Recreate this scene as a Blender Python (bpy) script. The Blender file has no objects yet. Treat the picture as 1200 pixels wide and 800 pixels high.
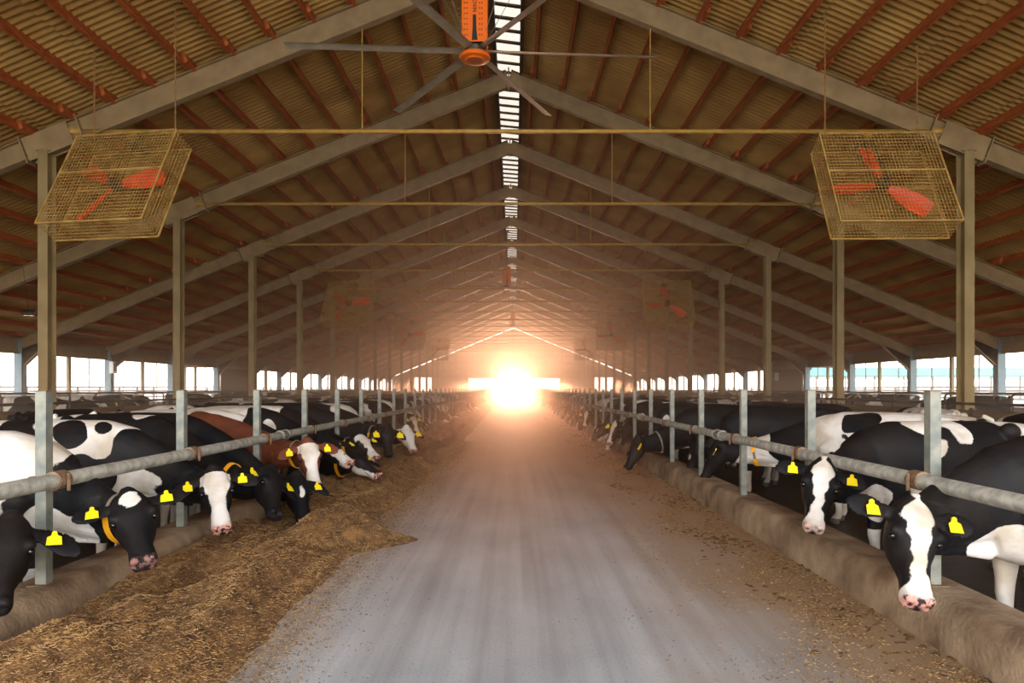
import bpy, math, random
import numpy as np
from mathutils import Vector, Matrix, noise as mnoise
random.seed(11); rng = np.random.default_rng(7)
PI = math.pi
S = bpy.context.scene
COL = S.collection

# ---------------------------------------------------------------- camera, world, light
CX, CH, F = 0.18, 1.65, 833.0
cam_data = bpy.data.cameras.new('camera'); cam = bpy.data.objects.new('camera', cam_data); COL.objects.link(cam)
cam.location = (CX, 0, CH); cam.rotation_euler = (PI / 2, 0, 0)
cam_data.sensor_width = 36; cam_data.lens = F / 1200 * 36
cam_data.shift_x = -3 / 1200; cam_data.shift_y = 55 / 1200
cam_data.clip_start = 0.05; cam_data.clip_end = 2000
S.camera = cam
S.view_settings.view_transform = 'Standard'; S.view_settings.look = 'None'
S.view_settings.gamma = 1; S.view_settings.use_curve_mapping = False
S.view_settings.exposure = 0.28
S.cycles.volume_bounces = 0
S.cycles.max_bounces = 8; S.cycles.diffuse_bounces = 5; S.cycles.transparent_max_bounces = 12
S.cycles.sample_clamp_indirect = 8

WORLD_STRENGTH = 6.0
w = bpy.data.worlds.new('sky'); S.world = w; w.use_nodes = True
wn = w.node_tree.nodes; wl = w.node_tree.links
bg = wn['Background']
tc = wn.new('ShaderNodeTexCoord'); sp = wn.new('ShaderNodeSeparateXYZ'); rmp = wn.new('ShaderNodeValToRGB')
wl.new(tc.outputs['Generated'], sp.inputs[0]); wl.new(sp.outputs['Z'], rmp.inputs[0])
rmp.color_ramp.elements[0].position = 0.0; rmp.color_ramp.elements[0].color = (1.0, .90, .78, 1)
rmp.color_ramp.elements[1].position = 0.6; rmp.color_ramp.elements[1].color = (.66, .76, .90, 1)
wl.new(rmp.outputs[0], bg.inputs[0]); bg.inputs[1].default_value = WORLD_STRENGTH

def area_light(name, loc, rot, sx, sy, power, color, spread=PI):
    d = bpy.data.lights.new(name, 'AREA'); d.shape = 'RECTANGLE'; d.size = sx; d.size_y = sy
    d.energy = power; d.color = color; d.spread = spread
    o = bpy.data.objects.new(name, d); COL.objects.link(o); o.location = loc; o.rotation_euler = rot
    return o
# low warm sun glare coming in through the open far door
area_light('door_daylight', (0, 111.8, 2.1), (-PI / 2, 0, 0), 4.4, 3.9, 6800, (1.0, .64, .45), math.radians(105))
# the low sun itself, shining in along the drive through the far door
sd_ = bpy.data.lights.new('low_sun', 'SUN'); sd_.energy = 20; sd_.angle = math.radians(3); sd_.color = (1.0, .56, .36)
so_ = bpy.data.objects.new('low_sun', sd_); COL.objects.link(so_); so_.rotation_euler = (math.radians(-87), 0, 0)
# the open front end of the barn behind the camera: cool daylight
area_light('front_daylight', (0, -7.5, 4.2), (PI / 2, 0, 0), 16, 6.5, 1300, (.95, .97, 1.0))

# ---------------------------------------------------------------- materials
def mat(name, col=(.5, .5, .5), rough=.7, metal=0.0, col2=None, scale=4.0, detail=4, stretch=None, bump=0.0, bscale=30, contrast=(.35, .65), coord='Object', spec=.5):
    m = bpy.data.materials.new(name); m.use_nodes = True
    n = m.node_tree.nodes; l = m.node_tree.links; b = n['Principled BSDF']
    b.inputs['Base Color'].default_value = (*col, 1); b.inputs['Roughness'].default_value = rough
    b.inputs['Metallic'].default_value = metal; b.inputs['Specular IOR Level'].default_value = spec
    if col2 is not None or bump:
        t = n.new('ShaderNodeTexCoord'); mp = n.new('ShaderNodeMapping'); l.new(t.outputs[coord], mp.inputs[0])
        if stretch: mp.inputs['Scale'].default_value = stretch
    if col2 is not None:
        ns = n.new('ShaderNodeTexNoise'); ns.inputs['Scale'].default_value = scale; ns.inputs['Detail'].default_value = detail
        l.new(mp.outputs[0], ns.inputs[0])
        r = n.new('ShaderNodeValToRGB'); l.new(ns.outputs[0], r.inputs[0])
        r.color_ramp.elements[0].position = contrast[0]; r.color_ramp.elements[1].position = contrast[1]
        r.color_ramp.elements[0].color = (*col, 1); r.color_ramp.elements[1].color = (*col2, 1)
        l.new(r.outputs[0], b.inputs['Base Color'])
    if bump:
        nb = n.new('ShaderNodeTexNoise'); nb.inputs['Scale'].default_value = bscale; nb.inputs['Detail'].default_value = 3
        l.new(mp.outputs[0], nb.inputs[0])
        bp = n.new('ShaderNodeBump'); bp.inputs['Strength'].default_value = bump; bp.inputs['Distance'].default_value = .02
        l.new(nb.outputs[0], bp.inputs['Height']); l.new(bp.outputs[0], b.inputs['Normal'])
    return m
M = {}
M['steel_paint'] = mat('painted frame steel', (.26, .165, .07), .6, .0, (.35, .235, .105), 3, bump=.1)
M['steel_teal'] = mat('grey blue column paint', (.12, .21, .25), .5, .0, (.18, .26, .28), 3)
M['column'] = mat('olive column paint', (.24, .165, .065), .55, 0, (.31, .22, .09), 2.5)
M['galv'] = mat('galvanised steel', (.16, .155, .13), .5, .35, (.30, .285, .24), 14, bump=.15, bscale=60)
M['galv_post'] = mat('weathered galvanised post', (.15, .17, .155), .55, .2, (.27, .27, .22), 10, bump=.15, bscale=50)
M['rust'] = mat('rusty clamp steel', (.16, .085, .045), .7, .3, (.26, .17, .10), 20, bump=.3, bscale=70)
M['timber'] = mat('red brown timber', (.34, .055, .008), .75, 0, (.52, .14, .018), 5, stretch=(6, .5, 6), bump=.3)
M['timber_dark'] = mat('dark timber', (.06, .027, .013), .8, 0, (.10, .05, .022), 5)
M['sheet'] = mat('dusty fibre cement sheet', (.36, .175, .038), .9, 0, (.60, .35, .09), .7, detail=8, bump=.3, bscale=20, contrast=(.3, .7))
M['gable'] = mat('gable sheet', (.30, .20, .13), .85, 0, (.40, .28, .18), 1.2, detail=6)
M['board'] = mat('manure stained board', (.13, .075, .04), .8, 0, (.24, .16, .09), 3, stretch=(1, .3, 3), bump=.2)
M['dark_pipe'] = mat('dark stall pipe', (.07, .05, .04), .55, .4, (.15, .11, .08), 5)
M['pipe_ochre'] = mat('ochre tie pipe', (.42, .22, .035), .5, .0, (.52, .30, .06), 6)
M['rope'] = mat('rusty chain', (.30, .14, .04), .8, .2)
M['wire'] = mat('grimy cage wire', (.34, .19, .04), .7, .1, (.52, .32, .09), 4)
M['fan_red'] = mat('red fan blade', (.80, .045, .01), .45, 0, (.62, .05, .015), 5)
M['fan_orange'] = mat('orange fan housing', (.95, .17, .006), .4)
M['fan_blade'] = mat('dusty aluminium blade', (.34, .25, .16), .5, .2, (.42, .33, .22), 4)
M['black'] = mat('black plastic', (.015, .012, .01), .5)
M['motor'] = mat('motor casing', (.05, .045, .035), .5, .3, (.12, .09, .05), 8)
M['white_box'] = mat('white box', (.75, .76, .74), .4)
M['tag'] = mat('yellow ear tag', (.90, .70, .01), .45)
M['collar'] = mat('orange yellow collar', (.95, .42, .01), .5)
M['strap'] = mat('grey strap', (.20, .17, .13), .7)
M['eye'] = mat('cow eye', (.006, .004, .004), .08)
M['fence'] = mat('pale fence board', (.13, .105, .08), .8, 0, (.18, .15, .12), 4)
M['teal_roof'] = mat('teal metal roof', (.05, .20, .17), .5, 0, (.07, .24, .2), .5)
M['pale_wall'] = mat('pale wall', (.55, .52, .46), .8)
M['yard'] = mat('pale dusty yard', (.42, .39, .34), .9, 0, (.50, .47, .41), .2)
M['grass'] = mat('yard grass', (.16, .22, .06), .9, 0, (.24, .28, .10), .8)
M['curb'] = mat('dung stained concrete', (.13, .075, .04), .8, 0, (.42, .31, .20), 2.6, detail=9, bump=.5, bscale=25, contrast=(.32, .68))
M['wet_floor'] = mat('wet manure floor', (.022, .013, .008), .45, 0, (.05, .032, .02), 2.5, bump=.5, bscale=8)
M['feed'] = mat('chopped feed', (.06, .028, .009), .95, 0, (.27, .14, .045), 9, detail=10, bump=1.0, bscale=60, contrast=(.3, .7))
M['straw'] = mat('straw bits', (.36, .20, .07), .85, 0, (.15, .075, .026), 9, contrast=(.4, .6), coord='Generated')
M['straw_pale'] = mat('pale straw bits', (.46, .30, .13), .85)

def road_material():
    m = bpy.data.materials.new('brushed concrete drive'); m.use_nodes = True
    n = m.node_tree.nodes; l = m.node_tree.links; b = n['Principled BSDF']
    t = n.new('ShaderNodeTexCoord')
    def noise(scale, stretch, det=6):
        mp = n.new('ShaderNodeMapping'); mp.inputs['Scale'].default_value = stretch; l.new(t.outputs['Object'], mp.inputs[0])
        x = n.new('ShaderNodeTexNoise'); x.inputs['Scale'].default_value = scale; x.inputs['Detail'].default_value = det
        l.new(mp.outputs[0], x.inputs[0]); return x.outputs[0]
    def ramp(src, p0, c0, p1, c1):
        r = n.new('ShaderNodeValToRGB'); l.new(src, r.inputs[0]); e = r.color_ramp.elements
        e[0].position = p0; e[0].color = c0; e[1].position = p1; e[1].color = c1; return r.outputs[0]
    def mix(f, a, c, blend='MIX'):
        x = n.new('ShaderNodeMix'); x.data_type = 'RGBA'; x.blend_type = blend
        if isinstance(f, float): x.inputs[0].default_value = f
        else: l.new(f, x.inputs[0])
        for k, v in ((6, a), (7, c)):
            if isinstance(v, tuple): x.inputs[k].default_value = v
            else: l.new(v, x.inputs[k])
        return x.outputs[2]
    base = ramp(noise(1.1, (1, .5, 1), 8), .3, (.31, .34, .37, 1), .7, (.49, .525, .56, 1))
    tracks = ramp(noise(2.2, (2.4, .05, 1), 4), .35, (.70, .69, .68, 1), .6, (1, 1, 1, 1))
    c = mix(1.0, base, tracks, 'MULTIPLY')
    spk = ramp(noise(60, (1, 1, 1), 2), .62, (0, 0, 0, 1), .75, (1, 1, 1, 1))
    c = mix(spk, c, (.16, .12, .08, 1))
    # dust and feed trodden in along both edges
    s = n.new('ShaderNodeSeparateXYZ'); l.new(t.outputs['Object'], s.inputs[0])
    ab = n.new('ShaderNodeMath'); ab.operation = 'ABSOLUTE'; l.new(s.outputs['X'], ab.inputs[0])
    ad = n.new('ShaderNodeMath'); ad.operation = 'MULTIPLY_ADD'; ad.inputs[1].default_value = 1.6; ad.inputs[2].default_value = -.8
    l.new(noise(1.3, (1, .6, 1), 8), ad.inputs[0])
    sm = n.new('ShaderNodeMath'); sm.operation = 'ADD'; l.new(ab.outputs[0], sm.inputs[0]); l.new(ad.outputs[0], sm.inputs[1])
    edge = ramp(sm.outputs[0], 0.0, (0, 0, 0, 1), 1.0, (1, 1, 1, 1))
    mr = n.new('ShaderNodeMapRange'); mr.inputs[1].default_value = 1.0; mr.inputs[2].default_value = 2.4; l.new(sm.outputs[0], mr.inputs[0])
    c = mix(mr.outputs[0], c, (.30, .20, .11, 1))
    # warm peach haze painted into the drive colour, stronger further in
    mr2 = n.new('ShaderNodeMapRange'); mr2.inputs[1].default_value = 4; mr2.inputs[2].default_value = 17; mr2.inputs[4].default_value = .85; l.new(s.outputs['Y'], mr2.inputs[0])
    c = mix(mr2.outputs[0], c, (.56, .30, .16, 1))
    l.new(c, b.inputs['Base Color']); b.inputs['Roughness'].default_value = .75
    bp = n.new('ShaderNodeBump'); bp.inputs['Strength'].default_value = .35; bp.inputs['Distance'].default_value = .01
    l.new(noise(45, (1, 1, 1), 4), bp.inputs['Height']); l.new(bp.outputs[0], b.inputs['Normal'])
    return m
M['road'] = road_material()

def ridge_material():
    m = bpy.data.materials.new('translucent ridge sheet'); m.use_nodes = True
    n = m.node_tree.nodes; l = m.node_tree.links; n.remove(n['Principled BSDF'])
    tr = n.new('ShaderNodeBsdfTranslucent'); tr.inputs[0].default_value = (.30, .25, .19, 1)
    df = n.new('ShaderNodeBsdfDiffuse'); df.inputs[0].default_value = (.5, .42, .3, 1)
    mx = n.new('ShaderNodeMixShader'); mx.inputs[0].default_value = .25
    l.new(tr.outputs[0], mx.inputs[1]); l.new(df.outputs[0], mx.inputs[2]); l.new(mx.outputs[0], n['Material Output'].inputs[0])
    return m
M['ridge'] = ridge_material()

def cow_material(name, dark, dark2):
    m = bpy.data.materials.new(name); m.use_nodes = True
    n = m.node_tree.nodes; l = m.node_tree.links; b = n['Principled BSDF']
    t = n.new('ShaderNodeTexCoord')
    def attr(nm, typ='GEOMETRY'):
        a = n.new('ShaderNodeAttribute'); a.attribute_name = nm; a.attribute_type = typ; return a.outputs['Fac']
    def math_(op, a, c=None, d=None):
        x = n.new('ShaderNodeMath'); x.operation = op
        for k, v in enumerate((a, c, d)):
            if v is None: continue
            if isinstance(v, (int, float)): x.inputs[k].default_value = v
            else: l.new(v, x.inputs[k])
        return x.outputs[0]
    seed = attr('seed', 'OBJECT'); bias = attr('bias', 'OBJECT')
    off = n.new('ShaderNodeCombineXYZ'); l.new(seed, off.inputs[0]); l.new(seed, off.inputs[1])
    add = n.new('ShaderNodeVectorMath'); add.operation = 'ADD'; l.new(t.outputs['Object'], add.inputs[0]); l.new(off.outputs[0], add.inputs[1])
    def noise(scale, det, rough=.5):
        x = n.new('ShaderNodeTexNoise'); x.inputs['Scale'].default_value = scale; x.inputs['Detail'].default_value = det
        x.inputs['Roughness'].default_value = rough; l.new(add.outputs[0], x.inputs[0]); return math_('SUBTRACT', x.outputs[0], .5)
    big = math_('MULTIPLY', math_('ADD', noise(1.25, 2.5), bias), attr('na'))
    edge = math_('MULTIPLY', noise(9, 4, .6), .05)
    fur = math_('MULTIPLY', noise(70, 2), .012)
    v = math_('ADD', math_('ADD', attr('pat'), math_('MULTIPLY', big, 1.6)), math_('ADD', edge, fur))
    mask = n.new('ShaderNodeMapRange'); mask.inputs[1].default_value = -.004; mask.inputs[2].default_value = .004; l.new(v, mask.inputs[0])
    def mix(f, a, c):
        x = n.new('ShaderNodeMix'); x.data_type = 'RGBA'; l.new(f, x.inputs[0])
        for k, vv in ((6, a), (7, c)):
            if isinstance(vv, tuple): x.inputs[k].default_value = vv
            else: l.new(vv, x.inputs[k])
        return x.outputs[2]
    def ramp(src, p0, c0, p1, c1):
        r = n.new('ShaderNodeValToRGB'); l.new(src, r.inputs[0]); e = r.color_ramp.elements
        e[0].position = p0; e[0].color = c0; e[1].position = p1; e[1].color = c1; return r.outputs[0]
    dn = math_('ADD', noise(4, 6), .5)
    white = ramp(dn, .35, (.50, .43, .34, 1), .6, (.72, .69, .65, 1))
    blk = ramp(dn, .35, dark2, .65, dark)
    c = mix(mask.outputs[0], blk, white)
    pinkn = ramp(math_('ADD', noise(34, 3), .5), .50, (.62, .30, .24, 1), .56, (.03, .02, .02, 1))
    c = mix(attr('mz'), c, pinkn)
    c = mix(attr('drk'), c, (.012, .009, .008, 1))
    l.new(c, b.inputs['Base Color']); b.inputs['Roughness'].default_value = .62
    b.inputs['Specular IOR Level'].default_value = .22
    b.inputs['Sheen Weight'].default_value = 0
    bp = n.new('ShaderNodeBump'); bp.inputs['Strength'].default_value = .25; bp.inputs['Distance'].default_value = .008
    l.new(noise(90, 3), bp.inputs['Height']); l.new(bp.outputs[0], b.inputs['Normal'])
    return m
M['cow'] = cow_material('black and white coat', (.0035, .004, .006, 1), (.012, .009, .008, 1))
M['cow_brown'] = cow_material('red brown coat', (.17, .045, .018, 1), (.10, .03, .014, 1))

# ---------------------------------------------------------------- mesh helpers
class MB:
    def __init__(s): s.v = []; s.f = []
    def add(s, vs, fs):
        k = len(s.v); s.v += [tuple(p) for p in vs]; s.f += [tuple(i + k for i in f) for f in fs]
    def box(s, x0, x1, y0, y1, z0, z1):
        s.add([(x, y, z) for z in (z0, z1) for y in (y0, y1) for x in (x0, x1)],
              [(0, 2, 3, 1), (4, 5, 7, 6), (0, 1, 5, 4), (2, 6, 7, 3), (0, 4, 6, 2), (1, 3, 7, 5)])
    def beam(s, p, q, w, h, up=(0, 0, 1)):
        p = Vector(p); q = Vector(q); d = (q - p).normalized(); up = Vector(up)
        sd = d.cross(up)
        if sd.length < 1e-5: sd = d.cross(Vector((0, 1, 0)))
        sd.normalize(); u = sd.cross(d)
        vs = []
        for e in (p, q):
            for a, b in ((-1, -1), (1, -1), (1, 1), (-1, 1)):
                vs.append(e + sd * a * w / 2 + u * b * h / 2)
        s.add(vs, [(0, 3, 2, 1), (4, 5, 6, 7), (0, 1, 5, 4), (1, 2, 6, 5), (2, 3, 7, 6), (3, 0, 4, 7)])
    def ibeam(s, p, q, w, h, t=.02, tw=.012, up=(0, 0, 1)):
        p = Vector(p); q = Vector(q); d = (q - p).normalized(); sd = d.cross(Vector(up)).normalized(); u = sd.cross(d)
        o = u * (h / 2 - t / 2)
        s.beam(p + o, q + o, w, t, up); s.beam(p - o, q - o, w, t, up); s.beam(p, q, tw, h - 2 * t, up)
    def tube(s, pts, r, n=10, cap=True):
        pts = [Vector(p) for p in pts]; rr = r if isinstance(r, (list, tuple)) else [r] * len(pts)
        vs = []; sd = None
        for i, p in enumerate(pts):
            t = (pts[min(i + 1, len(pts) - 1)] - pts[max(i - 1, 0)]).normalized()
            if sd is None:
                sd = t.cross(Vector((0, 0, 1)));
                if sd.length < 1e-3: sd = t.cross(Vector((0, 1, 0)))
            sd = (sd - t * sd.dot(t)).normalized(); u = sd.cross(t)
            for k in range(n):
                a = 2 * PI * k / n; vs.append(p + (sd * math.cos(a) + u * math.sin(a)) * rr[i])
        fs = []
        for i in range(len(pts) - 1):
            for k in range(n):
                k2 = (k + 1) % n; fs.append((i * n + k, i * n + k2, (i + 1) * n + k2, (i + 1) * n + k))
        if cap: fs += [tuple(range(n))[::-1], tuple(range((len(pts) - 1) * n, len(pts) * n))]
        s.add(vs, fs)
    def lathe(s, prof, n=24, c=(0, 0, 0)):
        vs = []; fs = []
        for r, z in prof:
            for k in range(n):
                a = 2 * PI * k / n; vs.append((c[0] + r * math.cos(a), c[1] + r * math.sin(a), c[2] + z))
        for i in range(len(prof) - 1):
            for k in range(n):
                k2 = (k + 1) % n; fs.append((i * n + k, i * n + k2, (i + 1) * n + k2, (i + 1) * n + k))
        if prof[0][0] > 1e-4: fs.append(tuple(range(n))[::-1])
        if prof[-1][0] > 1e-4: fs.append(tuple(range((len(prof) - 1) * n, len(prof) * n)))
        s.add(vs, fs)
    def mesh(s, name, m, smooth=False):
        me = bpy.data.meshes.new(name); me.from_pydata(s.v, [], s.f)
        if m: me.materials.append(M[m])
        if smooth: me.shade_smooth()
        me.update(); return me
    def build(s, name, m, parent=None, smooth=False, bevel=0):
        o = bpy.data.objects.new(name, s.mesh(name, m, smooth)); COL.objects.link(o)
        if parent: o.parent = parent
        if bevel:
            bv = o.modifiers.new('b', 'BEVEL'); bv.width = bevel; bv.segments = 2; bv.limit_method = 'ANGLE'
        return o
def tag(o, label=None, cat=None, group=None, kind=None):
    if label: o['label'] = label
    if cat: o['category'] = cat
    if group: o['group'] = group
    if kind: o['kind'] = kind
    return o
def empty(name, loc=(0, 0, 0), rot=(0, 0, 0)):
    o = bpy.data.objects.new(name, None); COL.objects.link(o); o.location = loc; o.rotation_euler = rot; o.empty_display_size = .2
    return o
KIDS = {}
def kids(o):
    return [c for c in bpy.data.objects if c.parent == o]
def copy_tree(o, cache, parent=None):
    c = o.copy(); COL.objects.link(c)
    if parent: c.parent = parent
    for ch in cache.get(o.name, ()): copy_tree(ch, cache, c)
    return c
def tree_cache(o):
    cache = {}
    def rec(x):
        cache[x.name] = list(x.children)
        for c in x.children: rec(c)
    bpy.context.view_layer.update(); rec(o); return cache
def structure(o): o['kind'] = 'structure'; return o
def at(px, py, d): return Vector((CX + (px - 603) / F * d, d, CH - (py - 455) / F * d))
ORD = ['first', 'second', 'third', 'fourth', 'fifth', 'sixth', 'seventh', 'eighth', 'ninth', 'tenth', 'eleventh', 'twelfth', 'thirteenth',
       'fourteenth', 'fifteenth', 'sixteenth', 'seventeenth', 'eighteenth', 'nineteenth', 'twentieth']
def ordn(i):
    if i < 20: return ORD[i]
    t = {2: 'twenty', 3: 'thirty', 4: 'forty', 5: 'fifty'}[(i + 1) // 10]; u = (i + 1) % 10
    return t + '-' + ORD[u - 1] if u else {2: 'twentieth', 3: 'thirtieth', 4: 'fortieth', 5: 'fiftieth'}[(i + 1) // 10]

# ---------------------------------------------------------------- dimensions
Y0, Y1 = -8.0, 111.3
SL = .405; APEX = 11.2; XC = 9.88; XO = 18.8; FR0, DB = 15.3, 6.0
FLZ = -.15
rt = lambda x: APEX - SL * abs(x)          # top line of the rafters
frames_y = [FR0 - 18 + DB * i for i in range(20)]   # -2.7, 3.3, 9.3, 15.3 ...
frames_y = [y for y in frames_y if y < Y1 - .5]

# ---------------------------------------------------------------- setting
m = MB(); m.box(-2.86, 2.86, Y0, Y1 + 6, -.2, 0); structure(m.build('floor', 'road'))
for s_, nm in ((-1, 'floor_left'), (1, 'floor_right')):
    m = MB(); a, b = sorted((s_ * 2.9, s_ * XC)); m.box(a, b, Y0, Y1, FLZ - .2, FLZ)
    structure(m.build(nm, 'wet_floor'))
    m = MB(); a, b = sorted((s_ * XC, s_ * (XO + .3))); m.box(a, b, Y0, Y1, FLZ - .2, FLZ + .22)
    structure(m.build(nm + '_stalls', 'wet_floor'))
m = MB(); m.add([(-400, -200, -.36), (400, -200, -.36), (400, 600, -.36), (-400, 600, -.36)], [(0, 1, 2, 3)]); structure(m.build('ground', 'yard'))
# curbs
for s_, nm in ((-1, 'curb_left'), (1, 'curb_right')):
    m = MB(); ys = np.arange(Y0, Y1, .5 if True else 1)
    prof = [(2.84, -.19), (2.86, .02), (2.885, .22), (2.93, .30), (2.97, .315), (3.26, .30), (3.30, .27), (3.31, -.3)]
    vs = []; fs = []; n = len(prof)
    for i, y in enumerate(ys):
        j = .012 * mnoise.noise(Vector((y * .6, s_ * 3, 0)))
        for k, (x, z) in enumerate(prof):
            g = .012 * mnoise.noise(Vector((y * 1.7, k * 1.3, s_)))
            vs.append((s_ * (x + (j + g if 0 < k < n - 1 else 0)), y, z + (g if 1 < k < n - 1 else 0)))
    for i in range(len(ys) - 1):
        for k in range(n - 1):
            q = (i * n + k, i * n + k + 1, (i + 1) * n + k + 1, (i + 1) * n + k); fs.append(q if s_ < 0 else q[::-1])
    fs += [tuple(range(n)) , tuple(range((len(ys) - 1) * n, len(ys) * n))]
    m.add(vs, fs); o = structure(m.build(nm, 'curb')); o.data.shade_smooth()
    o['label'] = 'low dung-stained concrete curb under the %s feed rail' % ('left' if s_ < 0 else 'right')

# roof sheets, corrugated along the slope
def roof(sign, nm):
    per = .177; ny = int((Y1 + .4 - Y0) / per * 6); ys = np.linspace(Y0, Y1 + .4, ny)
    wav = .034 * np.cos(2 * PI * ys / per)
    xs0 = .34; rows = 10; wdt = (XO + .9 - xs0) / rows
    V = []; Fc = []
    for r in range(rows):
        xa = xs0 + r * wdt - (.08 if r else 0); xb = xs0 + (r + 1) * wdt
        za = rt(xa) + .235; zb = rt(xb) + .20
        k = sum(len(v) for v in V)
        A = np.stack([np.full(ny, sign * xa), ys, za + wav], 1); B = np.stack([np.full(ny, sign * xb), ys, zb + wav], 1)
        V.append(np.concatenate([A, B]))
        i = np.arange(ny - 1); q = np.stack([i, i + 1, ny + i + 1, ny + i], 1) + k
        Fc.append(q if sign < 0 else q[:, ::-1])
    V = np.concatenate(V); Fc = np.concatenate(Fc)
    me = bpy.data.meshes.new(nm); me.from_pydata(V.tolist(), [], Fc.tolist()); me.materials.append(M['sheet']); me.shade_smooth()
    o = bpy.data.objects.new(nm, me); COL.objects.link(o); return structure(o)
roof(-1, 'ceiling_left'); roof(1, 'ceiling_right')
# opaque outer skin so no light creeps between overlapping sheets
for s_, nm in ((-1, 'roof_left'), (1, 'roof_right')):
    m = MB(); xa, xb = .55, XO + .9
    m.beam((s_ * xa, (Y0 + Y1) / 2, rt(xa) + .33), (s_ * xb, (Y0 + Y1) / 2, rt(xb) + .33), Y1 + .4 - Y0, .04)
    structure(m.build(nm, 'sheet'))
# ridge light strip
m = MB(); per = .6
n_ = int((Y1 - Y0) / .1); vs = []; fs = []
for i in range(n_ + 1):
    y = Y0 + i * .1; z = .02 * math.cos(i * PI)
    for x, zz in ((-.62, 11.43), (0, 11.62), (.62, 11.43)): vs.append((x, y, zz + z))
for i in range(n_):
    for k in (0, 1): fs.append((i * 3 + k, i * 3 + k + 1, i * 3 + k + 4, i * 3 + k + 3))
m.add(vs, fs); structure(m.build('ceiling_ridge', 'ridge', smooth=True))
m = MB(); y = Y0 + .3
while y < Y1:
    m.beam((-.34, y - .09, 11.30), (.34, y + .09, 11.30), .10, .05); y += .64
for x in (-.38, .38): m.box(x - .05, x + .05, Y0, Y1, 11.02, 11.36)
structure(m.build('trim_ridge', 'timber_dark'))

# purlins : lapped timbers, one length per bay
PX = [.75 + .86 * i for i in range(21)] + [18.7]
spans = [(a, b) for a, b in zip(frames_y[:-1], frames_y[1:])] + [(frames_y[-1], Y1 - .05)]
order = [(bi, side, pi) for bi in range(len(spans)) for side in (-1, 1) for pi in range(len(PX))]
vis = [t for t in order if spans[t[0]][0] > 9]          # bays the photo sees
first = vis[:300]; rest = [t for t in order if t not in set(first)]
purl_src = {}
def purlin_geo(m, x, y0, y1, alt):
    off = .05 if alt else -.045
    z = rt(x) + .095
    m.beam((x + off, y0 - .45, z), (x + off, y1 + .45, z), .085, .19, up=(0.37 * (1 if x > 0 else -1), 0, 1))
for bi, side, pi in first:
    m = MB(); x = side * PX[pi]; y0, y1 = spans[bi]
    purlin_geo(m, 0.0001 * side, -3, 3, bi % 2)
    key = (side, bi % 2)
    if key not in purl_src:
        mm = MB(); off = .05 if key[1] else -.05
        mm.beam((off, -3.45, 0), (off, 3.45, 0), .085, .19, up=(.37 * side, 0, 1)); purl_src[key] = mm.mesh('purlin', 'timber')
    o = bpy.data.objects.new('purlin', purl_src[key]); COL.objects.link(o)
    o.location = (x, (y0 + y1) / 2, rt(x) + .095)
    tag(o, 'red-brown timber purlin, %s from the ridge, %s slope, %s bay seen' % (ordn(pi), 'left' if side < 0 else 'right', ordn(bi - vis[0][0])),
        'roof beam', 'timber purlins under the roof sheets')
m = MB()
for bi, side, pi in rest: purlin_geo(m, side * PX[pi], *spans[bi], bi % 2)
tag(m.build('purlin', 'timber'), 'timber purlins of the far roof bays dim in the haze', 'roof beam', 'timber purlins under the roof sheets', 'stuff')

# ---------------------------------------------------------------- steel frames
def make_frame():
    r = empty('steel_frame')
    for s in (-1, 1):
        # inner column (box/I), rafters, outer column, haunch
        zt = rt(XC) - .46
        m = MB(); m.box(s * XC - .012, s * XC + .012, -.13, .13, FLZ, zt)      # web
        m.box(s * XC - .105, s * XC + .105, -.15, -.13, FLZ, zt); m.box(s * XC - .105, s * XC + .105, .13, .15, FLZ, zt)
        m.box(s * XC - .16, s * XC + .16, -.15, .15, zt - .02, zt)
        m.build('column', 'column', r)
        m = MB(); m.ibeam((0, 0, rt(0) - .27), (s * XC, 0, rt(XC) - .27), .2, .5, up=(.37 * s, 0, 1))
        m.build('rafter', 'steel_paint', r)
        m = MB(); m.ibeam((s * XC, 0, rt(XC) - .25), (s * XO, 0, rt(XO) - .25), .2, .44, up=(.37 * s, 0, 1))
        m.build('rafter', 'steel_paint', r)
        m = MB()                                                             # splice plates beside the column head
        for dx in (-.75, .45):
            x = s * (XC + dx); m.beam((x, -.13, rt(XC + dx) - .27), (x, .13, rt(XC + dx) - .27), .03, .6, up=(.37 * s, 0, 1))
        for sy in (-1, 1): m.beam((s * (XC - .55), sy * .105, rt(XC - .55) - .29), (s * (XC + .4), sy * .105, rt(XC + .4) - .29), .012, .52)
        m.build('splice_plate', 'steel_paint', r)
        m = MB(); zt = rt(XO) - .1
        m.box(s * XO - .15, s * XO + .15, -.15, -.13, FLZ, zt); m.box(s * XO - .15, s * XO + .15, .13, .15, FLZ, zt); m.box(s * XO - .012, s * XO + .012, -.13, .13, FLZ, zt)
        m.build('outer_column', 'steel_teal', r)
        m = MB(); x = s * (XO - .15); xi = s * (XO - 1.5)
        for y in (-.07, .07):
            m.add([(x, y, rt(XO) - .4), (xi, y, rt(XO - 1.5) - .42), (x, y, rt(XO) - 1.05)], [(0, 1, 2), (2, 1, 0)])
        m.beam((xi, 0, rt(XO - 1.5) - .44), (x, 0, rt(XO) - 1.07), .2, .03)
        m.build('haunch', 'steel_paint', r)
        m = MB(); zt = rt(3.1) - .5
        m.tube([(s * 3.1, 0, 7.2), (s * 3.1, 0, zt)], .014, 6); m.build('hanger', 'pipe_ochre', r)
    m = MB(); m.tube([(-9.2, 0, 7.18), (9.2, 0, 7.18)], .045, 10)
    for s in (-1, 1): m.tube([(s * 9.15, 0, 7.18), (s * 9.75, 0, 7.18)], .085, 12)
    m.build('tie_pipe', 'pipe_ochre', r, smooth=True)
    m = MB(); m.box(-.02, .02, -.12, .12, rt(0) - .62, rt(0) + .02); m.build('apex_plate', 'steel_paint', r)
    return r
f0 = make_frame(); cache = tree_cache(f0)
vis_frames = [y for y in frames_y if y > 14]
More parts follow.
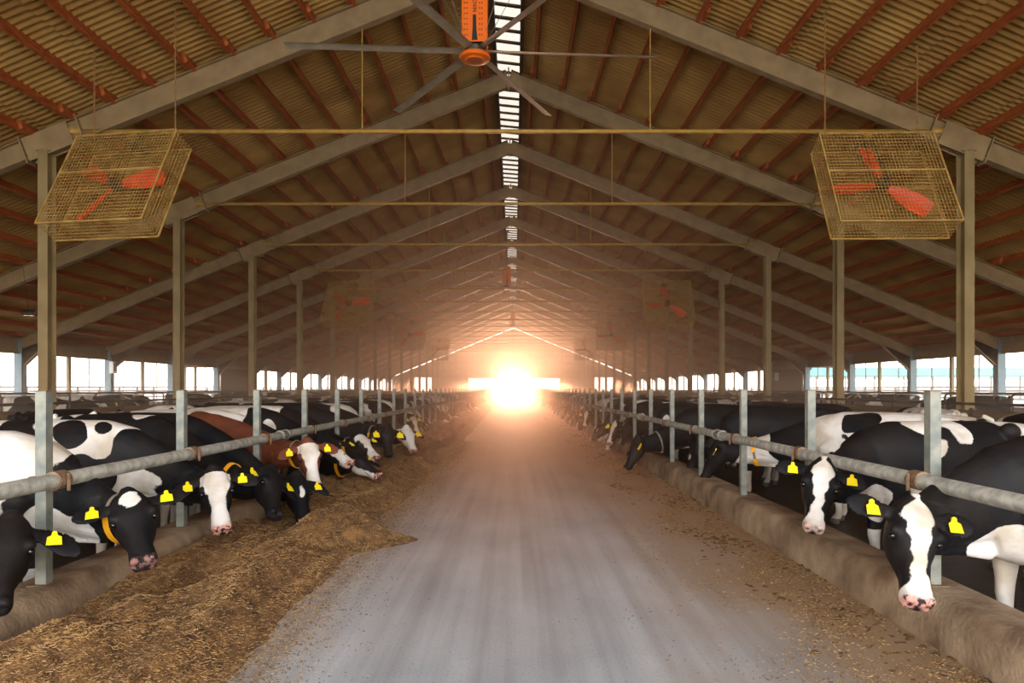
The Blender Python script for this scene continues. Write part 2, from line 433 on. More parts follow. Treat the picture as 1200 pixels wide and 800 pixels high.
for i, y in enumerate(frames_y):
    o = f0 if i == 0 else copy_tree(f0, cache); o.location = (0, y, 0)
    k = y - 15.3
    lab = ('grey-brown steel portal frame with ochre tie pipe, %s counted from the viewer' % ordn(round(k / 6))) if y > 14 else 'grey-brown steel portal frame overhead at the near end, bay %s' % ['behind', 'beside', 'before'][i]
    tag(o, lab, 'barn frame', 'steel portal frames')
del cache
# eave beams and open sides
for s_, nm in ((-1, 'left'), (1, 'right')):
    m = MB(); z = rt(XO)
    m.ibeam((s_ * XO, Y0, z - .40), (s_ * XO, Y1, z - .40), .14, .42); a, b = sorted((s_ * (XO + .1), s_ * (XO + .14))); m.box(a, b, Y0, Y1, z - .25, z + .16)
    structure(m.build('beam_' + nm, 'steel_paint'))
    m = MB(); a, b = sorted((s_ * (XO + .2), s_ * (XO + .26))); m.box(a, b, Y0, Y1, FLZ, .95)
    structure(m.build('wall_' + nm, 'board'))
    m = MB(); a, b = sorted((s_ * (XO + .05), s_ * (XO + .15)))
    m.box(a, b, 46.2, 51.2, FLZ, rt(XO) - .3); structure(m.build('wall_' + nm + '_panel', 'timber_dark'))
# thin uprights in each open bay
up_mid = MB(); up_mid.box(-.05, .05, -.09, .09, FLZ, rt(XO) - .5); up_mid = up_mid.mesh('curtain_post', 'column')
up_thin = MB(); up_thin.tube([(0, 0, FLZ), (0, 0, rt(XO) - .5)], .025, 8); up_thin = up_thin.mesh('curtain_pole', 'galv')
for s_, nm in ((-1, 'left'), (1, 'right')):
    for i, y in enumerate([y for y in frames_y if y > 9]):
        if 44 < y < 49: continue
        for fr, me, kind in ((.5, up_mid, 'post'), (.23, up_thin, 'pole'), (.77, up_thin, 'pole')):
            if y + fr * 6 > Y1 - .3: continue
            o = bpy.data.objects.new(me.name.split('.')[0], me); COL.objects.link(o); o.location = (s_ * (XO + (.02 if kind == 'post' else .12)), y + fr * 6, 0)
            which = 'brown wooden mid post' if kind == 'post' else ('thin steel pole nearer the front' if fr < .5 else 'thin steel pole nearer the back')
            tag(o, '%s in the %s open side, %s bay' % (which, nm, ordn(i)), 'post', 'uprights in the open barn sides')

# gable wall with openings (x in metres about the axis)
m = MB(); T0, T1 = Y1, Y1 + .12
ops = [(-15.5, -12.7, 1.2, 3.4, 'w'), (-7.1, -2.9, 1.2, 3.3, 'w'), (-2.35, 2.35, 0, 4.15, 'd'), (2.9, 7.3, 1.2, 3.3, 'w'), (12.6, 15.6, 1.2, 3.4, 'w')]
GAP = .11
cuts = sorted({-XO - .2, XO + .2, 0, *[o[0] for o in ops], *[o[1] for o in ops]})
def wall_quad(xa, xb, za, zb, zc, zd):   # bottom za(xa) zb(xb), top zd(xa), zc(xb)
    vs = [(xa, T0, za), (xb, T0, zb), (xb, T0, zc), (xa, T0, zd), (xa, T1, za), (xb, T1, zb), (xb, T1, zc), (xa, T1, zd)]
    m.add(vs, [(0, 1, 2, 3), (7, 6, 5, 4), (3, 2, 6, 7), (0, 4, 5, 1), (0, 3, 7, 4), (1, 5, 6, 2)])
for xa, xb in zip(cuts[:-1], cuts[1:]):
    op = [o for o in ops if o[0] <= xa and o[1] >= xb]
    ta, tb = rt(xa) - GAP, rt(xb) - GAP
    if op:
        if op[0][2] > 0: wall_quad(xa, xb, -.3, -.3, op[0][2], op[0][2])
        wall_quad(xa, xb, op[0][3], op[0][3], tb, ta)
    else: wall_quad(xa, xb, -.3, -.3, tb, ta)
structure(m.build('wall_back', 'gable'))
m = MB()
for z in (4.5, 5.6, 6.7, 7.8, 8.9, 10.0):
    hx = (APEX - .4 - z) / SL; m.box(-hx, hx, Y1 - .09, Y1 - .002, z - .05, z + .05)
for z in (2.2, 3.45):
    for xa, xb in ((-XO, -15.7), (-12.5, -7.3), (7.5, 12.4), (15.8, XO)): m.box(xa, xb, Y1 - .09, Y1 - .002, z - .05, z + .05)
for x in (-16, -12, -9, -7.4, -5, -2.6, 0, 2.6, 5, 7.6, 10, 12.2, 16):
    m.box(x - .07, x + .07, Y1 - .2, Y1 - .09, 4.3 if abs(x) in (0, 5) else 0, rt(x) - .4)
structure(m.build('trim_back', 'timber_dark'))
wi = 0
for xa, xb, za, zb, k in ops:
    m = MB(); t = .09
    for a in (xa, xb): m.box(a - t / 2, a + t / 2, Y1 - .05, Y1 + .15, za, zb)
    m.box(xa, xb, Y1 - .05, Y1 + .15, zb - t / 2, zb + t / 2)
    if k == 'w':
        m.box(xa, xb, Y1 - .05, Y1 + .15, za - t / 2, za + t / 2); wi += 1
        for q in range(1, 3 if xb - xa < 3.5 else 4):
            x = xa + (xb - xa) * q / (3 if xb - xa < 3.5 else 4); m.box(x - .04, x + .04, Y1, Y1 + .08, za, zb)
        structure(m.build('window_%d' % wi, 'timber_dark'))
    else: structure(m.build('door_1', 'timber_dark'))

# ---------------------------------------------------------------- dust haze hanging in the far part of the barn
def haze(nm, box, dens, lab, col=(1.0, .76, .58)):
    m = MB(); m.box(*box)
    hm = bpy.data.materials.new(nm); hm.use_nodes = True; n = hm.node_tree.nodes; l = hm.node_tree.links
    n.remove(n['Principled BSDF']); v = n.new('ShaderNodeVolumeScatter')
    v.inputs['Color'].default_value = (*col, 1); v.inputs['Density'].default_value = dens; v.inputs['Anisotropy'].default_value = .72
    va = n.new('ShaderNodeVolumeAbsorption'); va.inputs['Color'].default_value = (*col, 1); va.inputs['Density'].default_value = dens
    ad = n.new('ShaderNodeAddShader'); l.new(v.outputs[0], ad.inputs[0]); l.new(va.outputs[0], ad.inputs[1])
    l.new(ad.outputs[0], n['Material Output'].inputs['Volume'])
    M['haze'] = hm
    o = m.build(nm, 'haze'); tag(o, lab, 'haze', None, 'stuff')
haze('dust_haze', (-XO + .3, XO - .3, 13.0, Y1 - .3, .02, 11.0), .0105, 'warm dust haze glowing towards the far door')
haze('ground_dust', (-9.0, 9.0, 8.0, Y1 - .6, .03, 2.6), .013, 'low feed dust hanging over the drive and the cows', (1.0, .72, .54))

# ---------------------------------------------------------------- outside
m = MB(); m.box(-24, 24, Y1 + 6, Y1 + 60, -.3, -.02); structure(m.build('path_outside', 'yard'))
def fence(x, ya, yb, label):
    r = empty('yard_fence', (x, ya, -.36))
    L = yb - ya
    for y in np.arange(0, L + .1, 2.5):
        m = MB(); m.box(-.06, .06, y - .07, y + .07, 0, 2.15); m.build('fence_post', 'fence', r)
    for z in (1.35, 1.6, 1.85, 2.1):
        m = MB(); m.box(-.1, -.06, 0, L, z - .06, z + .06); m.build('fence_board', 'fence', r)
    m = MB(); m.box(-.14, .14, 0, L, 0, .9); m.build('fence_wall', 'pale_wall', r)
    tag(r, label, 'fence')
fence(-29, 20, 130, 'pale board fence over a low wall beyond the left open side')
fence(31, 20, 110, 'pale board fence over a low wall beyond the right open side')
r = empty('neighbour_barn', (47, 122, -.36))
m = MB(); m.add([(0, 0, 4.2), (90, 0, 4.2), (90, 5, 5.75), (0, 5, 5.75), (0, 10, 4.2), (90, 10, 4.2), (0, 0, 4.05), (90, 0, 4.05), (0, 10, 4.05), (90, 10, 4.05)],
                [(0, 1, 2, 3), (3, 2, 5, 4), (0, 3, 4, 8, 6), (1, 7, 9, 5, 2), (0, 6, 7, 1), (4, 5, 9, 8), (6, 8, 9, 7)])
m.build('roof', 'teal_roof', r)
m = MB(); m.box(0, 90, .1, .35, 0, 2.2); m.box(0, 90, .1, .35, 3.6, 4.05); m.build('wall', 'pale_wall', r)
for k in range(19): m = MB(); x = k * 5; m.box(x - .12, x + .12, 0, .1, 0, 4.05); m.build('post', 'fence', r)
tag(r, 'long low barn with teal roof beyond the right fence', 'building')
for s_ in (-1, 1):          # roofed link passage leaving each side half way down
    r = empty('link_roof', (s_ * (XO + .9), 54, -.36))
    m = MB(); x1 = s_ * 4.2
    for k in range(7):
        xx = s_ * k * .62; m.box(min(xx, xx + s_ * .5), max(xx, xx + s_ * .5), -3, 3, 3.75 + (k % 2) * .03, 3.8 + (k % 2) * .03)
    m.build('roof_sheet', 'sheet', r)
    for y in (-2.8, 2.8):
        m = MB(); m.box(min(0, x1), max(0, x1), y - .06, y + .06, 3.5, 3.74); m.box(min(0, x1), max(0, x1), y - .04, y + .04, 1.6, 1.72); m.build('rail', 'timber_dark', r)
        for k in range(2): m = MB(); m.box(s_ * k * 3.9 - .1, s_ * k * 3.9 + .1, y - .1, y + .1, 0, 3.5); m.build('post', 'column', r)
    tag(r, 'roofed link passage leaving the %s side of the barn' % ('left' if s_ < 0 else 'right'), 'passage')

# ---------------------------------------------------------------- feed rails and posts
POSTX = 3.05; RAILX = 2.955; RAILZ = 1.02
post_ys = [2.86 + 2.02 * i for i in range(54) if 2.86 + 2.02 * i < Y1 - .5]
m = MB(); h = .037
m.box(-h, h, -h, h, .27, 1.63)
pm = m.mesh('rail_post', 'galv_post')
m = MB(); m.box(-.04, .04, -.04, .04, 1.63, 1.636); capm = m.mesh('cap_plate', 'rust')
m = MB(); m.box(-.075, .075, -.075, .075, .285, .315); footm = m.mesh('base_plate', 'rust')
# clamp seen between post and rail (for the side at +X the rail lies towards -X)
def clamp(side):
    m = MB(); m.tube([(-side * .095, -.06, RAILZ), (-side * .095, .06, RAILZ)], .066, 14)
    m.box(-.065, .065, -.065, .065, RAILZ - .03, RAILZ + .03)
    m.tube([(-side * .17, 0, RAILZ + .05), (-side * .17, 0, RAILZ - .07)], .012, 6)
    return m.mesh('clamp', 'rust')
for s_, nm in ((-1, 'left'), (1, 'right')):
    cm = clamp(s_)
    for i, y in enumerate(post_ys):
        o = bpy.data.objects.new('rail_post', pm); COL.objects.link(o); o.location = (s_ * POSTX, y, 0)
        for me in (capm, footm, cm):
            c = bpy.data.objects.new(me.name.split('.')[0], me); COL.objects.link(c); c.parent = o
        lab = 'square galvanised post of the %s feed rail, %s in view' % (nm, ordn(i - 1)) if i else 'square galvanised post of the %s feed rail beside the camera' % nm
        tag(o, lab, 'post', 'posts of the feed rails')
    r = empty('feed_rail', (s_ * RAILX, Y0, RAILZ))
    L = Y1 - Y0 - .5
    m = MB(); m.tube([(0, 0, 0), (0, L, 0)], .052, 18); m.build('pipe', 'galv', r, smooth=True)
    for k, yy in enumerate(np.arange(3.56, 100, 6.06)):
        y = yy - Y0
        m = MB(); m.tube([(0, y - .14, 0), (0, y + .14, 0)], .062, 16); m.tube([(0, y - .13, 0), (0, y - .10, 0)], .072, 16); m.tube([(0, y + .10, 0), (0, y + .13, 0)], .072, 16)
        m.build('coupling', 'galv', r)
    tag(r, 'long galvanised pipe rail in front of the %s row of cows' % nm, 'rail', 'feed rails')

# stall partitions : board walls and pipes at the inner column line
for s_, nm in ((-1, 'left'), (1, 'right')):
    r = empty('stall_barrier', (s_ * (XC - .35), Y0, FLZ))
    L = Y1 - Y0 - 1
    m = MB(); m.box(-.04, .04, 0, L, 1.12, 1.36); m.build('top_board', 'board', r)
    m = MB(); m.box(-.03, .03, 0, L, .3, .75); m.build('lower_board', 'board', r)
    for z in (1.0, 1.48):
        m = MB(); m.tube([(s_ * .25, 0, z), (s_ * .25, L, z)], .03, 8); m.build('pipe', 'dark_pipe', r)
    for k, y in enumerate(np.arange(1.5, L, 3.0)):
        m = MB(); m.box(-.05, .05, y - .05, y + .05, 0, 1.4); m.build('barrier_post', 'dark_pipe', r)
    tag(r, 'dirty board barrier with dark pipes behind the %s cows' % nm, 'barrier', 'stall barriers')
div = MB(); div.tube([(0, 0, FLZ), (0, 0, 1.35), (.06, 0, 1.42), (2.1, 0, 1.42), (2.25, 0, 1.3), (2.2, 0, .75), (2.05, 0, .68), (0, 0, .72)], .028, 8)
div = div.mesh('stall_divider', 'dark_pipe', True)
for s_, nm in ((-1, 'left'), (1, 'right')):
    for j, y in enumerate(np.arange(13.2, 62, 2.4)):
        o = bpy.data.objects.new('stall_divider', div); COL.objects.link(o); o.location = (s_ * (XC + 1.2), y, .1); o.rotation_euler = (0, 0, 0 if s_ > 0 else PI)
        tag(o, 'bent dark pipe divider in the %s stalls, %s from the front' % (nm, ordn(j)), 'stall divider', 'pipe dividers of the lying stalls')

# small boxes
m = MB(); m.box(-.02, .18, -.28, .05, 2.35, 2.9); o = m.build('junction_box', 'white_box', bevel=.01); o.location = (-XO + .16, 33.3, 0)
m2 = MB(); m2.box(.18, .2, -.2, -.02, 2.45, 2.8); m2.build('box_lid', 'motor', o)
tag(o, 'small white electrical box on a grey-blue column, left side', 'box')
m = MB(); m.lathe([(.0, 2.2), (.16, 2.2), (.16, 2.75), (.0, 2.75)], 16); o = m.build('wall_heater', 'white_box'); o.location = (XO - .35, 49.5, 0)
tag(o, 'white round drum fixed on the dark right wall panel', 'drum')
m = MB(); m.box(-.14, .14, -.14, .14, -.12, .12); o = m.build('speed_controller', 'white_box', bevel=.01); o.location = (XO - 3.7, 105.2, 4.6)
tag(o, 'tiny pale box near the far right eave', 'box')
o = empty('flood_lamp', (-13.9, 20.6, 3.85), (.5, 0, .4))
m = MB(); m.box(-.16, .16, -.1, .1, -.05, .05); m.tube([(0, 0, .05), (0, 0, 1.9)], .008, 6); m.build('housing', 'motor', o)
lm = bpy.data.materials.new('lit lamp'); lm.use_nodes = True; lb = lm.node_tree.nodes['Principled BSDF']; lb.inputs['Emission Color'].default_value = (1, .97, .9, 1); lb.inputs['Emission Strength'].default_value = 6; M['lit'] = lm
m = MB(); m.box(-.13, .13, -.07, .07, -.065, -.05); m.build('lamp_glass', 'lit', o)
tag(o, 'small lit flood lamp hanging under the roof at the left', 'lamp')

# ---------------------------------------------------------------- big ceiling fans
def make_ceiling_fan():
    r = empty('ceiling_fan')      # origin at hub bottom
    m = MB(); m.lathe([(.03, -.02), (.2, -.02), (.28, .0), (.30, .03), (.28, .07), (.03, .07)], 36)
    for rr in (.08, .13, .18):
        m.lathe([(rr - .008, -.035), (rr + .008, -.035), (rr + .008, -.018), (rr - .008, -.018)], 32)
    m.build('hub_disc', 'fan_orange', r, smooth=False)
    m = MB(); m.lathe([(.05, .07), (.19, .08), (.2, .2), (.13, .24), (.05, .24)], 28); m.build('rotor', 'motor', r)
    # perforated orange shroud: front and back plates with holes as rows of dark studs, open sides
    for sgn in (-1, 1):
        m = MB(); y = sgn * .2
        m.box(-.21, .21, y - .01, y + .01, .24, 1.32); m.box(-.24, -.21, min(y, y - sgn * .1), max(y, y - sgn * .1), .24, 1.25); m.box(.21, .24, min(y, y - sgn * .1), max(y, y - sgn * .1), .24, 1.25)
        sh = m.build('shroud', 'fan_orange', r, bevel=.004)
        m = MB()
        for cx_ in (-.185, -.14, .095, .14):
            for k in range(9):
                z = .36 + k * .1; yy = y + sgn * .0125
                m.box(cx_ - .009, cx_ + .009, min(yy, yy - sgn * .004), max(yy, yy - sgn * .004), z - .014, z + .014)
        m.build('vent_hole', 'black', sh)
        m = MB(); vs = [(-.05, .26), (.06, .26), (.035, .5), (.03, .74), (-.03, .74), (-.035, .5)]
        yy = y + sgn * .0125
        m.add([(x, yy, z) for x, z in vs], [tuple(range(6)) if sgn < 0 else tuple(range(6))[::-1]]); m.build('dark_panel', 'black', sh)
    # lettering as seen running up the housing
    cu = bpy.data.curves.new('lettering', 'FONT'); cu.body = 'МАСТЕР'; cu.size = .10; cu.extrude = .003; cu.materials.append(M['black'])
    cu.align_x = 'CENTER'; cu.align_y = 'CENTER'
    t0 = bpy.data.objects.new('lettering', cu); COL.objects.link(t0); bpy.context.view_layer.update()
    lme = bpy.data.meshes.new_from_object(t0.evaluated_get(bpy.context.evaluated_depsgraph_get())); bpy.data.objects.remove(t0)
    t = bpy.data.objects.new('lettering', lme); COL.objects.link(t); t.parent = r; t.location = (0.01, -.215, .99); t.rotation_euler = (PI / 2, -PI / 2, 0)
    m = MB(); m.lathe([(.05, .24), (.15, .26), (.16, 1.0), (.1, 1.3), (.04, 1.35)], 24); m.build('motor', 'motor', r)
    m = MB(); m.tube([(0, 0, 1.3), (0, 0, 3.55)], .045, 12); m.box(-.14, .14, -.14, .14, 3.45, 3.5); m.build('down_rod', 'galv', r)
    for k in range(6):
        a = math.radians(4 + 60 * k); d = Vector((math.cos(a), math.sin(a), 0)); n_ = Vector((-math.sin(a), math.cos(a), 0))
        m = MB(); prof = [(-.085, .0), (-.03, .022), (.04, .02), (.09, -.006), (.04, .004), (-.03, .004)]
        L0, L1 = .22, 3.55; vs = []
        for L in (L0, L1):
            for u, z in prof: vs.append(d * L + n_ * u + Vector((0, 0, .15 + z + .25 * u)))
        nn = len(prof)
        m.add(vs, [(i, (i + 1) % nn, nn + (i + 1) % nn, nn + i) for i in range(nn)] + [tuple(range(nn))[::-1], tuple(range(nn, 2 * nn))])
        m.build('blade', 'fan_blade', r)
    for k in range(4):
        a = PI / 4 + k * PI / 2; m = MB()
        m.tube([(.2 * math.cos(a), .2 * math.sin(a), .28), (1.9 * math.cos(a), 1.9 * math.sin(a), 3.1 if True else 0)], .006, 5); m.build('guy_wire', 'galv', r)
    return r
cf = make_ceiling_fan(); cache = tree_cache(cf)
for i, (x, y, z) in enumerate(((-.57, 13.5, 7.9), (-.29, 43.5, 7.75), (-.02, 73.5, 8.1))):
    o = cf if i == 0 else copy_tree(cf, cache); o.location = (x, y, z)
    tag(o, ['nearest large ceiling fan with orange motor housing, hung at the ridge', 'orange ceiling fan half way down the ridge, above the second tie pipes', 'tiny orange ceiling fan hung just before the far gable'][i], 'ceiling fan', 'large ceiling fans on the ridge')

# ---------------------------------------------------------------- basket fans
def make_basket():
    r = empty('basket_fan')   # cage centre; cage plane is local XZ, depth along Y
    W, H, D = 1.03, 1.03, .24
    m = MB(); t = .0062
    nx, nz = 34, 27
    for k in range(nx + 1):
        x = -W + 2 * W * k / nx
        for y in (-D, D): m.beam((x, y, -H), (x, y, H), t, t)
    for k in range(nz + 1):
        z = -H + 2 * H * k / nz
        for y in (-D, D): m.beam((-W, y, z), (W, y, z), t * 1.2, t * 1.2)
        for x in (-W, W): m.beam((x, -D, z), (x, D, z), t, t)
    for k in range(7):
        y = -D + 2 * D * k / 6
        for x in (-W, W): m.beam((x, y, -H), (x, y, H), t, t)
        for z in (-H, H): m.beam((-W, y, z), (W, y, z), t, t)
    for k in range(0, nx + 1, 1):
        x = -W + 2 * W * k / nx
        for z in (-H, H): m.beam((x, -D, z), (x, D, z), t, t)
    m.build('cage', 'wire', r)
    m = MB()
    for x in (-W, W):
        for y in (-D, D): m.beam((x, y, -H), (x, y, H), .025, .025)
    for z in (-H, H):
        for y in (-D, D): m.beam((-W, y, z), (W, y, z), .025, .025)
    for y in (-D, D): m.beam((-W, y, .12), (W, y, .12), .035, .03)
    m.build('cage_frame', 'wire', r)
    hub = MB(); hub.tube([(0, -.1, 0), (0, .06, 0)], .12, 20); hub.tube([(0, -D, 0), (0, .15, 0)], .03, 10); hub.build('hub', 'motor', r)
    for k, a0 in enumerate((100, 187, 318)):
        a = math.radians(a0); d = Vector((math.cos(a), 0, math.sin(a))); n_ = Vector((-math.sin(a), 0, math.cos(a)))
        m = MB(); vs = []; rows = [(.1, .05), (.3, .11), (.6, .16), (.88, .15), (.92, .10)]
        for side in (-.008, .008):
            for L, wd in rows:
                for u in (-1, 0, 1): vs.append(d * L + n_ * u * wd + Vector((0, side - u * wd * .4 + (.02 if u == 0 else 0), 0)))
        q = 3; R = len(rows); fs = []
        for s0 in (0, R * q):
            for i in range(R - 1):
                for j in range(2):
                    f = (s0 + i * q + j, s0 + i * q + j + 1, s0 + (i + 1) * q + j + 1, s0 + (i + 1) * q + j); fs.append(f if s0 else f[::-1])
        ring = [i * q for i in range(R)] + [(R - 1) * q + 1] + [i * q + 2 for i in range(R - 1, -1, -1)] + [1]
        for i in range(len(ring)): a_, b_ = ring[i], ring[(i + 1) % len(ring)]; fs.append((a_, b_, b_ + R * q, a_ + R * q))
        m.add(vs, fs); m.build('blade', 'fan_red', r, smooth=False)
    m = MB(); m.tube([(-.05, .02, H + .13), (-.05, .36, H + .13)], .13, 16); m.box(-.17, .07, -.02, .3, H, H + .06); m.build('motor', 'motor', r)
    m = MB(); m.tube([(-.05, -.06, H + .13), (-.05, .02, H + .13)], .085, 18); m.build('pulley', 'pipe_ochre', r)
    m = MB()
    for s in (-1, 1): m.beam((-.05 + s * .08, -.02, H + .1), (s * .1, -.02, 0), .012, .01)
    m.build('belt', 'black', r)
    return r
TILT = math.radians(-27)
bf = make_basket(); cache = tree_cache(bf)
chm = None
for i, y in enumerate((12.85, 30.9, 48.9, 66.9)):
    for s_ in (-1, 1):
        o = bf if (i == 0 and s_ < 0) else copy_tree(bf, cache)
        yaw = math.radians(-10 if s_ < 0 else -2)
        o.location = (-7.02 if s_ < 0 else 6.84, y, 5.33); o.rotation_euler = (TILT, 0, yaw)
        where = ['nearest', 'second', 'third', 'farthest'][i]
        tag(o, '%s tilted wire basket fan with red blades, hung on the %s' % (where, 'left' if s_ < 0 else 'right'), 'fan', 'wire basket fans over the cows')
        for b_ in o.children if s_ < 0 and i == 0 else [c for c in bpy.data.objects if c.parent == o]:
            if b_.name.startswith('blade'): b_.rotation_euler = (0, math.radians(-52) if s_ < 0 else 0, 0)
        R = Matrix.Rotation(yaw, 4, 'Z') @ Matrix.Rotation(TILT, 4, 'X')
        for cx_ in (-.85, .85):
            top = Vector(o.location) + (R @ Vector((cx_, 0, 1.03)))
            m = MB(); zt = rt(top.x) + .0
            n_l = 46
            m.tube([(0, 0, 0), (0, 0, (zt - top.z))], .011, 6)
            for q in range(int((zt - top.z) / .12)): m.lathe([(.011, q * .12), (.02, q * .12 + .03), (.011, q * .12 + .06)], 6)
            c = m.build('hanging_chain', 'rope'); c.location = top
            tag(c, 'rusty chain holding the %s %s basket fan, %s of its two' % (where, 'left' if s_ < 0 else 'right', 'alley side' if (cx_ * s_ < 0) else 'outer side'), 'chain', 'chains of the basket fans')
#BEGIN_COWS
# ---------------------------------------------------------------- cows
def loft(V, Fs, pts, ra, rb, up, n=18, pw=2.0):
    """closed tube; ra = radius along the side axis, rb = radius along 'up'"""
    pts = [Vector(p) for p in pts]; up = Vector(up); k0 = len(V); N = len(pts)
    for i, p in enumerate(pts):
        t = (pts[min(i + 1, N - 1)] - pts[max(i - 1, 0)]).normalized()
        sd = up.cross(t)
        if sd.length < 1e-4: sd = Vector((0, 1, 0))
        sd.normalize(); u = t.cross(sd)
        for k in range(n):
            a = 2 * PI * k / n; c, s = math.cos(a), math.sin(a)
            c = math.copysign(abs(c) ** (2 / pw), c); s = math.copysign(abs(s) ** (2 / pw), s)
            V.append(p + sd * c * ra[i] + u * s * rb[i])
    for i in range(N - 1):
        for k in range(n):
            k2 = (k + 1) % n; Fs.append((k0 + i * n + k, k0 + i * n + k2, k0 + (i + 1) * n + k2, k0 + (i + 1) * n + k))
    a = len(V); V.append(pts[0]); V.append(pts[-1])
    for k in range(n):
        k2 = (k + 1) % n; Fs.append((a, k0 + k2, k0 + k)); Fs.append((a + 1, k0 + (N - 1) * n + k, k0 + (N - 1) * n + k2))
def ball(V, Fs, c, r, n=12):
    r = (r, r, r) if isinstance(r, (int, float)) else r
    c = Vector(c); k0 = len(V); m_ = n // 2
    for i in range(1, m_):
        th = PI * i / m_
        for k in range(n):
            a = 2 * PI * k / n; V.append(c + Vector((r[0] * math.sin(th) * math.cos(a), r[1] * math.sin(th) * math.sin(a), r[2] * math.cos(th))))
    for i in range(m_ - 2):
        for k in range(n):
            k2 = (k + 1) % n; Fs.append((k0 + i * n + k, k0 + (i + 1) * n + k, k0 + (i + 1) * n + k2, k0 + i * n + k2))
    t = len(V); V.append(c + Vector((0, 0, r[2]))); V.append(c - Vector((0, 0, r[2])))
    for k in range(n):
        k2 = (k + 1) % n; Fs.append((t, k0 + k, k0 + k2)); Fs.append((t + 1, k0 + (m_ - 2) * n + k2, k0 + (m_ - 2) * n + k))
HS = 1.04     # head scale
HEAD = [(-.055, .06, -.03, -.13), (-.02, .09, .0, -.18), (.04, .108, .014, -.21), (.11, .122, .018, -.235), (.18, .126, .012, -.25), (.25, .112, .0, -.24),
        (.32, .086, -.008, -.205), (.39, .072, -.016, -.17), (.45, .076, -.02, -.155), (.50, .083, -.028, -.15), (.535, .078, -.042, -.14), (.56, .056, -.06, -.12)]
def bez(p0, p1, p2, p3, t): return p0 * (1 - t) ** 3 + p1 * 3 * t * (1 - t) ** 2 + p2 * 3 * t * t * (1 - t) + p3 * t ** 3
class Cow: pass
def cow_shape(poll, nose, hint, vox=.016, face='blaze', body=None, generic=False, legs=0.0, ears=(.0, .0), lie=False, mz=1, name='dairy_cow', coat='cow', step=0.0):
    """poll / nose in cow space (x forward, z up, origin on the ground under the withers)"""
    C_ = Cow(); V = []; Fs = []; up = Vector((0, 0, 1))
    poll = Vector(poll); hx = (Vector(nose) - poll).normalized(); hint = Vector(hint)
    hz = (hint - hx * hint.dot(hx)).normalized(); hy = hz.cross(hx)
    H = lambda x, y, z: poll + (hx * x + hy * y + hz * z) * HS
    # trunk
    tr = [(-1.52, 1.22, .09, .10), (-1.46, 1.19, .17, .19), (-1.32, 1.13, .24, .27), (-1.15, 1.08, .28, .33), (-.95, 1.03, .30, .385), (-.72, .985, .335, .425), (-.45, .97, .355, .44),
          (-.2, .985, .33, .425), (0.0, 1.01, .27, .395), (.14, .97, .235, .39), (.27, .90, .20, .36), (.37, .85, .13, .24)]
    loft(V, Fs, [(x, 0, z) for x, z, a, b in tr], [a for *_, a, b in tr], [b for *_, b in tr], up, 26, 2.25)
    for s in (-1, 1):
        ball(V, Fs, (-.98, s * .225, 1.315), (.10, .075, .085)); ball(V, Fs, (-1.46, s * .12, 1.30), .06)
        loft(V, Fs, [(-.98, s * .2, 1.33), (-1.25, s * .15, 1.28), (-1.48, s * .10, 1.30)], [.07, .06, .04], [.06, .06, .04], up, 10)
        # front leg
        d = s * step * .12
        loft(V, Fs, [(.0, s * .16, 1.15), (.12, s * .205, .93), (.06, s * .20, .74), (.03 + d * .3, s * .17, .60), (.05 + d * .7, s * .155, .45), (.06 + d, s * .15, .36), (.045 + d, s * .15, .22), (.04 + d, s * .15, .13), (.08 + d, s * .15, .055), (.10 + d, s * .15, .0)],
             [.06, .09, .085, .075, .058, .052, .036, .042, .048, .06], [.12, .16, .12, .09, .062, .058, .04, .045, .055, .07], (1, 0, 0), 14)
        # hind leg
        d = -s * step * .14
        loft(V, Fs, [(-1.22, s * .14, 1.18), (-1.17, s * .20, 1.0), (-1.05, s * .235, .82), (-1.08 + d * .2, s * .215, .67), (-1.24 + d * .5, s * .19, .54), (-1.31 + d * .8, s * .18, .47), (-1.28 + d, s * .18, .34), (-1.25 + d, s * .18, .20), (-1.245 + d, s * .18, .12), (-1.21 + d, s * .18, .05), (-1.19 + d, s * .18, .0)],
             [.09, .12, .115, .085, .06, .05, .038, .036, .042, .05, .06], [.20, .25, .19, .13, .085, .065, .05, .042, .048, .058, .075], (1, 0, 0), 14)
    ball(V, Fs, (-.98, 0, .62), (.24, .17, .15)); ball(V, Fs, (-1.08, 0, .60), (.16, .17, .15))
    for s in (-1, 1):
        for x in (-1.08, -.9): loft(V, Fs, [(x, s * .085, .5), (x, s * .09, .42)], [.026, .018], [.026, .018], (1, 0, 0), 8)
    loft(V, Fs, [(-1.45, 0, 1.38), (-1.54, 0, 1.34), (-1.585, 0, 1.15), (-1.58, 0, .85), (-1.56, 0, .62), (-1.55, .01, .45), (-1.54, .01, .32)], [.035, .033, .022, .02, .03, .045, .02], [.035, .033, .022, .02, .03, .045, .02], (1, 0, 0), 8)
    # neck
    e = H(.075, 0, -.12); p0 = Vector((-.12, 0, 1.08)); dist = (e - p0).length
    dirn = (hz * .75 + (e - p0).normalized() * .5).normalized()
    p1 = p0 + Vector((.42 * dist, 0, -.02)); p2 = e - dirn * dist * .34
    ts = [0, .15, .3, .45, .6, .72, .84, .94, 1.0]
    na = [.19, .185, .165, .14, .122, .112, .104, .10, .085]; nb = [.33, .31, .275, .235, .20, .175, .155, .145, .12]
    NP = [bez(p0, p1, p2, e, t) for t in ts]
    upn = up if abs((e - p0).normalized().z) < .93 else Vector((1, 0, 0))
    loft(V, Fs, NP, na, nb, upn, 20)
    loft(V, Fs, [Vector((.30, 0, .74)), NP[3] - up * .24, NP[5] - up * .17 if (NP[5].z > .5) else NP[5]], [.06, .035, .02], [.13, .06, .03], up, 10)   # dewlap
